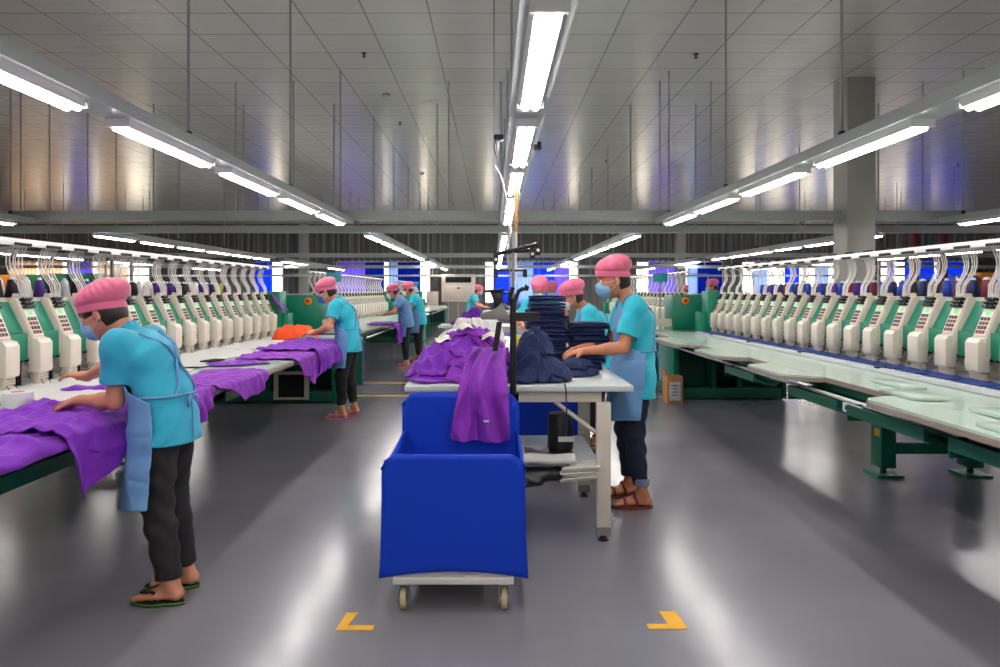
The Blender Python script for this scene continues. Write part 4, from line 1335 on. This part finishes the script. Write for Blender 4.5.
def thread_stand():
    x, y = .105, 3.66
    t = thing('thread_stand', 'black pole with cross bars and clips clamped to the front edge of the white table', 'stand', (x, y, .70))
    b = MB().tube([(0, 0, 0), (0, 0, .66)], .018, 'black', 12).tube([(0, 0, .66), (0, 0, 1.02)], .007, 'steel', 10).tube([(-.018, 0, .64), (-.018, 0, .90)], .004, 'steel', 6)
    b.build('pole', t)
    c = MB().box(-.03, .03, -.02, .07, .10, .135, 'black').box(-.028, .028, -.02, .02, -.02, .135, 'black').box(-.028, .028, -.02, .06, -.02, .0, 'black').tube([(0, .04, .0), (0, .04, .13)], .008, 'steel', 8)
    for k in range(3): c.ball((0.0, -.024, .0 + k * .05), .007, 'steel', 8)
    c.build('clamp', t, smooth=35)
    # upper arms carry clips for the thread
    a = MB().tube([(-.10, .01, .90), (.13, -.02, .955)], .011, 'black', 8).tube([(-.10, .01, .905), (.14, .06, .935)], .009, 'black', 8)
    for px, pz in ((-.095, .90), (.135, .95), (.105, .93)): a.box(px - .014, px + .014, -.02, .02, pz - .055, pz + .01, 'black').tube([(px, -.022, pz - .02), (px, -.022, pz - .035)], .008, 'white', 6)
    a.build('thread_guide', t)
    a = MB().tube([(-.10, .01, .815), (.07, .01, .815)], .008, 'black', 8)
    for px in (-.095, .065): a.box(px - .012, px + .012, -.012, .012, .775, .82, 'black')
    a.tube([(-.10, .01, .90), (-.10, .01, .6)], .004, 'black', 6).tube([(-.10, .01, .69), (-.02, .01, .69)], .006, 'black', 8)
    a.build('lower_guide', t)
    a = MB().box(-.005, .145, -.028, .02, .535, .583, 'black').tube([(0, 0, .62), (0.03, 0, .70), (.06, 0, .715)], .012, 'black', 8).tube([(.0, 0, .60), (-.02, 0, .66), (0, 0, .72)], .012, 'black', 8)
    a.tube([(.06, 0, .72), (.085, .0, .712)], [.02, .012], 'black', 8)
    a.build('bracket_arm', t, smooth=35)
    a = MB().prism([(-.175, .545), (-.02, .545), (-.03, .575), (-.06, .64), (-.10, .60), (-.15, .585), (-.18, .575)], 1, -.04, .05, 'acgrille')
    a.prism([(-.155, .69), (-.05, .70), (-.045, .715), (-.155, .705)], 1, -.05, .05, 'black').prism([(-.13, .70), (-.09, .60), (-.05, .62), (-.06, .70)], 1, -.035, .035, 'black')
    a.tube([(-.09, 0, .65), (-.01, 0, .60)], .01, 'steel', 8)
    a.build('winder_tray', t, bevel=.004)
    a = MB().prism([(-.115, .37), (-.085, .37), (-.06, .53), (-.09, .53)], 1, -.015, .015, 'black'); a.build('strut', t, smooth=0)
    # thin bent wires at the top
    a = MB().tube([(0, 0, 1.02), (.01, 0, 1.06), (.03, 0, 1.08), (.045, 0, 1.065)], .004, 'steel', 6).tube([(-.02, 0, .93), (-.02, 0, 1.02), (-.03, 0, 1.08)], .004, 'steel', 6)
    a.build('wire_hook', t)
    # power cord and plugs hanging from the centre lights
    o = MB().tube([(.075, 4.3, 2.38), (.03, 4.28, 2.36), (.01, 4.28, 2.2), (.05, 4.26, 2.12), (.085, 4.2, 1.96), (.095, 4.1, 1.85), (.10, 3.9, 1.75), (.07, 3.72, 1.62), (.088, 3.68, 1.5)], .006, 'tubewhite', 6)
    o.box(0.0, .06, 4.26, 4.30, 2.37, 2.40, 'black').tube([(.02, 4.28, 2.38), (.0, 4.28, 2.33), (.03, 4.28, 2.2)], .004, 'black', 6)
    tag(o.build('power_cord'), 'white power cord with black plug dangling from the centre lights to the thread stand', 'cord')
    o = MB().box(.27, .32, 4.5, 4.56, 2.36, 2.41, 'black')
    tag(o.build('sensor_box', bevel=.005), 'small black box on the right side of the centre trunking', 'sensor')
    o = MB().tube([(.19, 5.6, 2.34), (.185, 5.62, 1.9)], .018, 'card', 8).tube([(.185, 5.62, 1.9), (.183, 5.62, 1.45)], .01, 'white', 8)
    tag(o.build('hanging_pole'), 'thin tan pole hanging below the centre lights behind the thread stand', 'pole')


def props():
    work_table('white table in front with purple heap, navy stacks and an ivory steel frame', -.50, .78, 3.72, 4.80)
    work_table('second white table, behind the front one, with white cloth mound', -.62, .66, 6.05, 7.05, braces=False)
    work_table('third white table, before the worker facing the camera', -.3, .95, 7.2, 7.80, braces=False)
    work_table('fourth white table with a purple heap, mid-hall', -.85, 1.2, 10.1, 10.85, braces=False)
    work_table('farthest white table, in front of the distant turquoise worker', -.3, .7, 17.4, 18.6, braces=False)
    cart('blue fabric cart on castors with an open top, in the foreground', -.487, .135, 2.9, 3.55)
    cart('second blue fabric cart, behind the front table seen between its legs', .06, .66, 5.05, 5.75, hf=.70, hb=.72)
    thread_stand()
    # purple heap on the front table
    rnd = random.Random(11)
    P = Pile(-.8, .4, 3.5, 5.0, .871)
    k = 0
    lab = ['at the bottom left', 'at the bottom front', 'at the bottom right', 'low at the back', 'in the left middle', 'in the middle', 'middle right', 'upper left', 'upper back', 'under the top one', 'near the top right', 'on top', 'spilling at the left corner', 'at the back top']
    spec = [(-.32, 4.02, .20, .22, .1), (-.10, 3.98, .22, .20, 0), (.0, 4.2, .18, .24, 1.3), (-.25, 4.38, .22, .2, .5), (-.33, 4.08, .17, .20, 2.2), (-.16, 4.05, .20, .22, .9), (.0, 4.08, .16, .20, .2), (-.27, 4.16, .18, .18, 2.0), (-.04, 4.36, .18, .17, .4), (-.20, 4.2, .22, .17, 1.6), (-.0, 4.14, .15, .20, .8), (-.13, 4.26, .24, .15, .1), (-.39, 3.98, .10, .14, .4), (-.02, 4.34, .16, .13, 1.1)]
    for i, (x, y, a, b, g) in enumerate(spec):
        o = P.put('purple_garment', 'purple' if i % 3 else 'purple2', (x, y), a, b, g, .020, .036, 14 + (i % 3) * 4, 20 + i, rnd.uniform(0, 3), n=80)
        tag(o, 'crumpled purple garment in the heap on the front table, %s' % lab[i], 'garment', 'purple garments heaped on the front table')
    for i, (x, y, r, w) in enumerate(((-.31, 4.04, .5, 'left'), (-.03, 4.08, -.2, 'right'), (-.17, 4.10, 1.1, 'middle'))):
        ii = int((x - P.x0) / P.res); jj = int((y - P.y0) / P.res); z = float(P.H[ii - 3:ii + 4, jj - 3:jj + 4].max()) - .004
        U, V = np.meshgrid(np.linspace(-1, 1, 9), np.linspace(-1, 1, 7), indexing='ij')
        q = np.stack([U * .045, V * .028, .010 * np.sin(U * 3 + i) + .006 * V * V], -1)
        o = grid_mesh('paper_slip', q, 'paper', thick=.002); o.location = (x, y, z + .012); o.rotation_euler = (.45, -.1, r * .5)
        tag(o, 'white paper slip on top of the purple heap, %s of three' % w, 'paper slip', 'paper slips on the purple heap')
    # garment hanging from the heap over the table edge into the cart
    nu, nv = 80, 110
    U, T = np.meshgrid(np.linspace(-1, 1, nu), np.linspace(0, 1, nv), indexing='ij')
    py = np.interp(T, [0, .2, .36, .44, .5, 1], [4.0, 3.83, 3.69, 3.60, 3.515, 3.49]); pz = np.interp(T, [0, .2, .36, .44, .5, 1], [1.03, 1.06, .985, .93, .885, .60])
    ks = np.ones(9) / 9
    for _ in range(2):
        py = np.apply_along_axis(lambda v: np.convolve(np.pad(v, 4, mode='edge'), ks, 'valid'), 1, py); pz = np.apply_along_axis(lambda v: np.convolve(np.pad(v, 4, mode='edge'), ks, 'valid'), 1, pz)
    wd = np.interp(T, [0, .3, .5, .8, 1], [.09, .10, .125, .145, .155]); cx = np.interp(T, [0, .4, 1], [.0, -.05, -.075])
    fo = np.sin(U * 7 + 2.2 * np.sin(T * 4) + 1.5 * vnoise(U * 2, T * 3, seed=3)) ; f2 = folds(U * .15, T * .4, 5, 11, .35)
    amp = np.interp(T, [0, .4, .6, 1], [.016, .022, .026, .034])
    bot = .03 * (vnoise(U * 3, 1, seed=8) - .5) * T + .03 * np.abs(U) ** 2 * T
    Pm = np.stack([cx + U * wd, py - amp * fo * np.clip(T * 3, .3, 1) - .030 * f2 - .02, pz + .018 * f2 * (T < .5) + bot + .02 * (1 - T) * fo], -1)
    tag(grid_mesh('purple_garment', Pm, 'purple', thick=.008), 'purple garment hanging over the table edge into the blue cart', 'garment')
    U, V = np.meshgrid(np.linspace(-1, 1, 7), np.linspace(-1, 1, 4), indexing='ij')
    o = grid_mesh('care_label', np.stack([U * .014, 0 * U - .002 * U * U, V * .005], -1), 'white', thick=.0015); o.location = (-.04, 3.405, .735)
    tag(o, 'tiny white label on the hanging purple garment', 'label')
    # navy garments
    P = Pile(-.1, .9, 3.5, 5.0, .871)
    sp = [(.29, 3.97, .17, .17, .4, 'at the bottom'), (.20, 3.98, .13, .16, 1.2, 'left one by the pole'), (.33, 3.92, .13, .12, .1, 'spilling to the right'), (.22, 4.02, .12, .14, .6, 'in the middle'), (.24, 3.99, .10, .12, 1.5, 'upper one'), (.20, 4.04, .08, .10, .3, 'on top'), (.17, 3.86, .09, .09, .2, 'at the front edge')]
    for i, (x, y, a, b, g, w) in enumerate(sp):
        o = P.put('navy_garment', 'navy', (x, y), a, b, g, .030, .040, 17, 60 + i, .5 + .12 * i, n=76)
        tag(o, 'navy garment in the heap by the black pole, %s' % w, 'garment', 'navy garments heaped by the pole')
    for i in range(2):
        o = P.put('navy_garment', 'navy', (.52 - .03 * i, 4.22 + .02 * i), .12, .13, .3 + i, .035, .022, 10, 80 + i, .4)
        tag(o, 'navy garment under the hands of the right worker, %s one' % ('lower', 'upper')[i], 'garment', 'navy garments under the hands')
    f0 = folded('folded_garment', 'navy', .25, .27, 4, .011, 2)
    o = f0
    rnd = random.Random(5)
    first = True
    for nm, x, y, n in (('taller', .355, 4.60, 11), ('lower', .635, 4.62, 7)):
        for i in range(n):
            o = f0 if first else f0.copy()
            if not first: COL.objects.link(o)
            first = False
            o.scale = (rnd.uniform(.93, 1.08), rnd.uniform(.95, 1.05), 1); o.location = (x + rnd.uniform(-.012, .012) * (1 + (i % 4 == 0)), y + rnd.uniform(-.008, .008), .872 + i * .0455); o.rotation_euler = (0, 0, rnd.uniform(-.09, .09) + (PI if i % 2 else 0))
            pos = 'topmost' if i == n - 1 else ('bottom one' if i == 0 else '%s up from the table' % ['', 'second', 'third', 'fourth', 'fifth', 'sixth', 'seventh', 'eighth', 'ninth', 'tenth', 'eleventh'][i])
            tag(o, 'folded navy garment in the %s stack on the front table, %s' % (nm, pos), 'folded garment', 'folded navy garments stacked on the front table')
    o = MB().tube([(.395, 3.712, .885), (.40, 3.70, .84), (.405, 3.70, .66), (.40, 3.70, .60)], .004, 'navy', 6).build('drawstring')
    tag(o, 'navy drawstring hanging over the front table edge', 'drawstring')
    # shelf contents under the front table
    o = MB().lathe([(.07, 0), (.078, .01), (.078, .20), (.07, .215), (.03, .218)], (0, 0, 0), 'black', 24)
    o.box(-.02, .075, -.0795, -.074, .06, .09, 'white')
    o = o.build('fabric_roll', loc=(.40, 4.02, .449)); tag(o, 'black upright roll with a white tag under the front table', 'fabric roll')
    P = Pile(-.5, .9, 3.5, 5.0, .421)
    U, V = np.meshgrid(np.linspace(-1, 1, 30), np.linspace(-1, 1, 24), indexing='ij')
    o = grid_mesh('folded_cloth', np.stack([.33 + U * .14, 3.99 + V * .13, .437 + .006 * np.sin(U * 4 + V * 2)], -1), 'black', thick=.02)
    tag(o, 'black folded cloth under the black roll on the table shelf', 'cloth')
    o = grid_mesh('white_cloth', np.stack([.16 + U * .30 , 3.79 + V * .05 , .45 + .01 * np.cos(V * 3) + .004 * np.sin(U * 8)], -1), 'whitecloth', thick=.03)
    tag(o, 'rolled white cloth along the front of the table shelf', 'cloth')
    P_ = []
    for i in range(6):
        o = grid_mesh('pattern_paper', np.stack([.47 + U * .1 + .01 * (i % 3), 3.79 + V * .075 - .012 * (i % 2), .345 + i * .014 + .008 * U], -1), 'paper', thick=.008)
        tag(o, 'sheaf of pale pattern paper under the table shelf edge, %s' % ['lowest', 'second lowest', 'third', 'fourth', 'fifth', 'topmost'][i], 'paper', 'pattern papers under the front table')
    S = SDF(); S.rc((-.02, 3.80, .345), (.36, 3.80, .365), .05, .038, k=.02, sq=((0, 1, 0), 1.6)); S.rc((.0, 3.78, .31), (.25, 3.78, .33), .045, .035, k=.02, sq=((0, 1, 0), 2.0))
    o = sdf_obj('garment_bag', S, .008, 'black', None, wrinkle(.004, 20, 2)); tag(o, 'black soft bag hanging low beside the blue cart under the table', 'bag')
    # white cloth mound and others on the tables behind
    P = Pile(-.9, 1.2, 5.6, 7.6, .871)
    for i, (x, y, a, b, g, T, w) in enumerate(((-.22, 6.45, .33, .32, 0, .15, 'lower part'), (-.12, 6.5, .26, .26, .5, .13, 'upper part'))):
        o = P.put('white_fabric', 'whitecloth', (x, y), a, b, g, T, .02, 5, 90 + i, .6); tag(o, 'off-white fabric mound on the second table, %s' % w, 'fabric', 'white fabric mound')
    o = P.put('yellow_cloth', 'yellowcloth', (.23, 6.2), .05, .06, 0, .10, .02, 9, 95, .3, n=30); tag(o, 'small yellow cloth behind the black pole', 'cloth')
    P = Pile(-1.2, 1.4, 9.8, 11.3, .871)
    for i, (x, y, a, b, w) in enumerate(((-.42, 10.45, .27, .22, 'bottom'), (-.36, 10.45, .22, .2, 'middle'), (-.32, 10.48, .17, .16, 'upper'), (-.28, 10.5, .13, .12, 'top'))):
        o = P.put('purple_garment', 'purple2', (x, y), a, b, i, .06, .04, 8, 30 + i, .5 * i, n=36); tag(o, 'purple garment in the distant heap mid-hall, %s one' % w, 'garment', 'purple garments in the distant heap')
    # garments on the left machine table
    A = 'purple garments along the near-left machine table'
    drape('purple_garment', 'purple2', 'purple garment spread at the near left corner of the machine table', 'garment', -1.71, .802, 2.2, 2.95, interp([0, 1], [.85, .80]), interp([0, .6, .7, 1], [.03, .03, .06, .10]), A, A=.030, seed=1, nu=110, nv=100, f=6)
    drape('purple_garment', 'purple2', 'purple garment hanging over the table edge in front of the near left worker', 'garment', -1.70, .825, 2.62, 3.30, interp([0, 1], [.62, .55]), interp([0, .1, .25, .5, .8, 1], [.16, .25, .20, .15, .12, .06]), A, A=.030, seed=4, nu=110, nv=100, f=6)
    drape('purple_garment', 'purple', 'purple garment sleeve hanging just behind the near left worker', 'garment', -1.71, .802, 3.55, 4.06, interp([0, 1], [.5, .3]), interp([0, .35, .6, 1], [.05, .17, .12, .03]), A, A=.02, seed=6)
    drape('purple_garment', 'purple', 'purple garment fanned over the table edge between the two left workers', 'garment', -1.71, .802, 4.12, 4.98, interp([0, .5, 1], [.25, .38, .42]), interp([0, .2, .45, .8, 1], [.01, .04, .14, .12, .03]), A, A=.012, seed=8, f=7)
    drape('purple_garment', 'purple', 'purple garment draped deep over the edge by the second left worker', 'garment', -1.71, .802, 5.75, 6.6, interp([0, 1], [.55, .6]), interp([0, .2, .5, 1], [.02, .18, .24, .2]), A, A=.014, seed=12, f=7)
    drape('purple_garment', 'purple2', 'purple garment under the hands of the second left worker', 'garment', -1.70, .825, 6.35, 7.75, interp([0, 1], [.6, .6]), interp([0, 1], [.19, .17]), A, A=.022, seed=14, f=6)
    P = Pile(-3.4, -1.6, 3, 9.2, .802)
    o = P.put('purple_garment', 'purple2', (-2.42, 4.05), .20, .07, .35, .01, .02, 9, 41, .4); tag(o, 'narrow purple sleeve lying near the needles by the near left worker\'s hand', 'garment', A)
    o = P.put('purple_garment', 'purple2', (-2.1, 5.45), .22, .16, .5, .01, .02, 9, 42, .4); tag(o, 'flat purple sleeve end reaching towards the heads before the second left worker', 'garment', A)
    o = P.put('orange_garment', 'orange', (-2.42, 8.2), .26, .2, .2, .14, .05, 7, 43, .4); tag(o, 'crumpled bright orange cloth at the far end of the near-left machine', 'garment')
    o = P.put('teal_cloth', 'teal', (-2.2, 7.9), .12, .1, .2, .04, .02, 7, 44, .4); tag(o, 'small teal cloth beside the orange cloth', 'cloth')
    U, V = np.meshgrid(np.linspace(0, 1, 60), np.linspace(0, 1, 40), indexing='ij')
    for i, (y0, y1, w) in enumerate(((3.5, 5.1, 'nearest'), (5.15, 6.7, 'middle'), (6.75, 8.5, 'farthest'))):
        o = grid_mesh('backing_sheet', np.stack([-2.93 + U * (.62 + .05 * np.sin(V * 9 + i)), y0 + (y1 - y0) * V, .806 + .012 * folds(U * .7, V * 1.5, 50 + i, 3, .4)], -1), 'white', thick=.003)
        tag(o, 'white backing sheet under the needles of the left machine, %s of three' % w, 'sheet', 'white backing sheets on the left machine')
    S = np.linspace(0, 1, 24)
    U, T = np.meshgrid(np.linspace(-1, 1, 24), S, indexing='ij')
    o = grid_mesh('purple_garment', np.stack([-2.99 + .20 * T ** 1.3 + .012 * np.sin(U * 5), 8.98 + .07 * U, 1.36 - .22 * T + .012 * np.sin(U * 4 + T * 3)], -1), 'purple', thick=.008)
    tag(o, 'purple garment slung over the last head of the near-left machine', 'garment')
    drape('purple_garment', 'purple2', 'purple garment hanging from the second left machine by the pale-aproned worker', 'garment', -1.71, .802, 11.5, 12.3, interp([0, 1], [.5, .5]), interp([0, 1], [.3, .33]), None, A=.02, seed=17)
    tag(MB().lathe([(.030, 0), (.064, 0), (.066, .004), (.066, .076), (.064, .08), (.030, .08)], (0, 0, 0), 'white', 28).lathe([(.029, -.0), (.029, .081)], (0, 0, 0), 'card', 20).build('tape_roll', loc=(-2.32, 3.25, .829)), 'fat white tape roll on the near left table corner', 'tape roll')
    tag(MB().box(-.09, .09, -.05, .05, 0, .012, 'black').box(-.08, .08, -.04, .04, .012, .014, 'slot').build('tablet', bevel=.003, loc=(-2.3, 5.45, .826), rotz=1.3), 'small flat black box on the white sheet between the left workers', 'device')
    # blue garments clamped on the right machine, one per head
    G = None
    for i in range(20):
        y = 3.5 + .3 * i
        if G is None:
            U, V = np.meshgrid(np.linspace(0, 1, 30), np.linspace(0, 1, 40), indexing='ij')
            G = grid_mesh('blue_garment', np.stack([U * .22, -.142 + V * .284 + .02 * U, .004 + .022 * folds(U * .22, V * .28, 33, 13, .25) + .012 * np.sin(U * PI)], -1), 'garmentblue', thick=.006)
            o = G
        else:
            o = G.copy(); COL.objects.link(o)
        o.location = (2.885, y, .8105); o.rotation_euler = (0, 0, .0)
        tag(o, 'dark blue garment piece clamped before the %s head of the near-right machine' % ORD[i], 'garment', 'blue garments clamped on the near-right machine')
    # boxes and the air conditioner
    b = MB().box(-.10, .10, -.08, .08, 0, .34, 'card').box(-.07, .07, -.0815, -.0805, .04, .27, 'white')
    for k in range(4): b.box(-.05, .04 - .015 * (k % 2), -.0825, -.082, .22 - k * .04, .232 - k * .04, 'acgrille')
    b.prism([(-.10, .341), (-.09, .341), (-.13, .43), (-.14, .425)], 1, -.08, .08, 'card')
    tag(b.build('cardboard_box', bevel=.003, loc=(2.24, 8.36, 0), rotz=.1), 'upright cardboard box with white label beside the green end frame on the right', 'box')
    b = MB().box(-.24, .24, -.2, .2, 0, .40, 'card').box(-.24, .24, -.02, .02, .4005, .402, 'yellow').prism([(-.24, .401), (-.23, .401), (-.33, .45), (-.335, .44)], 1, -.2, .2, 'card')
    tag(b.build('cardboard_box', bevel=.003, loc=(-2.25, 9.5, 0)), 'low brown cardboard box on the floor behind the second left worker', 'box')
    t = thing('air_conditioner', 'large floor-standing white air conditioner against the far wall', 'air conditioner', (-1.6, 30.2, 0))
    MB().box(-.75, .75, -.3, .3, .92, 2.15, 'cream').box(-.62, .62, -.302, -.3001, 1.0, 1.6, 'beige').box(-.06, .06, -.31, -.302, 1.5, 1.56, 'slot').build('body', t, bevel=.01)
    b = MB().box(-.58, .58, -.315, -.303, 1.78, 2.03, 'slot')
    for k in range(5): b.box(-.57, .57, -.33, -.316, 1.8 + k * .045, 1.81 + k * .045, 'black')
    b.build('air_outlet', t, smooth=0)
    b = MB().box(-.72, .72, -.28, .28, 0.0, .919, 'acgrille')
    for k in range(3): b.box(-.46 + k * .44, -.44 + k * .44, -.29, -.281, .03, .9, 'cream')
    b.build('intake_grille', t, smooth=0)
    tag(MB().box(-.25, .25, -.2, .2, 0, 1.38, 'beige').box(-.2, .2, -.201, -.2001, .8, 1.3, 'cream').build('cabinet', bevel=.01, loc=(-2.75, 29.8, 0)), 'small pale cabinet at the left of the air conditioner', 'cabinet')
    # coloured cloth and boxes beyond the left and right machines
    rnd = random.Random(21)
    def shelf(label, x, y, w, n, h=1.95, cols=('lime', 'orange', 'blue', 'white', 'purple', 'crimson', 'green', 'pink')):
        t = thing('storage_rack', label, 'rack', (x, y, 0))
        for sx in (-w / 2, w / 2):
            for sy in (-.25, .25): MB().box(sx - .02, sx + .02, sy - .02, sy + .02, 0, h, 'rod').build('upright', t, smooth=0)
        for z in (.5, 1.0, 1.42):
            MB().box(-w / 2 + .021, w / 2 - .021, -.26, .26, z - .03, z, 'rod').build('shelf', t, smooth=0)
        nn = int(w / .34)
        for z in (1.0, 1.42):
            for k in range(nn):
                if rnd.random() < .25: continue
                c = rnd.choice(cols); hh = rnd.uniform(.18, .34)
                px = x - w / 2 + .2 + k * .34
                o = MB().box(-.13, .13, -.18, .18, 0, hh, 'thread_' + c).box(-.131, .131, -.03, .03, 0.001, hh + .001, 'white').build('storage_bin', bevel=.01, loc=(px, y, z))
                tag(o, '%s bin on the rack %s, %s shelf, %s from left' % (c, n, 'lower' if z < 1.2 else 'upper', ORD[k]), 'bin', 'coloured bins on the rack %s' % n)
    shelf('pale storage rack far behind the left machine', -7.5, 9.5, 4.4, 'behind the left machine')
    shelf('second pale storage rack, farther left behind the left machine', -10.5, 14.0, 5.0, 'farther behind the left machine')
    shelf('pale storage rack behind the right machine by the column', 8.4, 12.5, 3.0, 'behind the right machine', cols=('crimson', 'green', 'blue', 'orange', 'crimson'))
    for i, (x, y) in enumerate(((12.6, 20.0), (13.6, 20.2))):
        tag(MB().tube([(x, y, 0), (x, y, 3.3)], .12, 'redpipe', 12).build('fire_pipe'), 'dark red vertical pipe far behind the right machine, %s of two' % ('left', 'right')[i], 'pipe', 'dark red pipes')
hall()
lights()
machines()
people()
props()
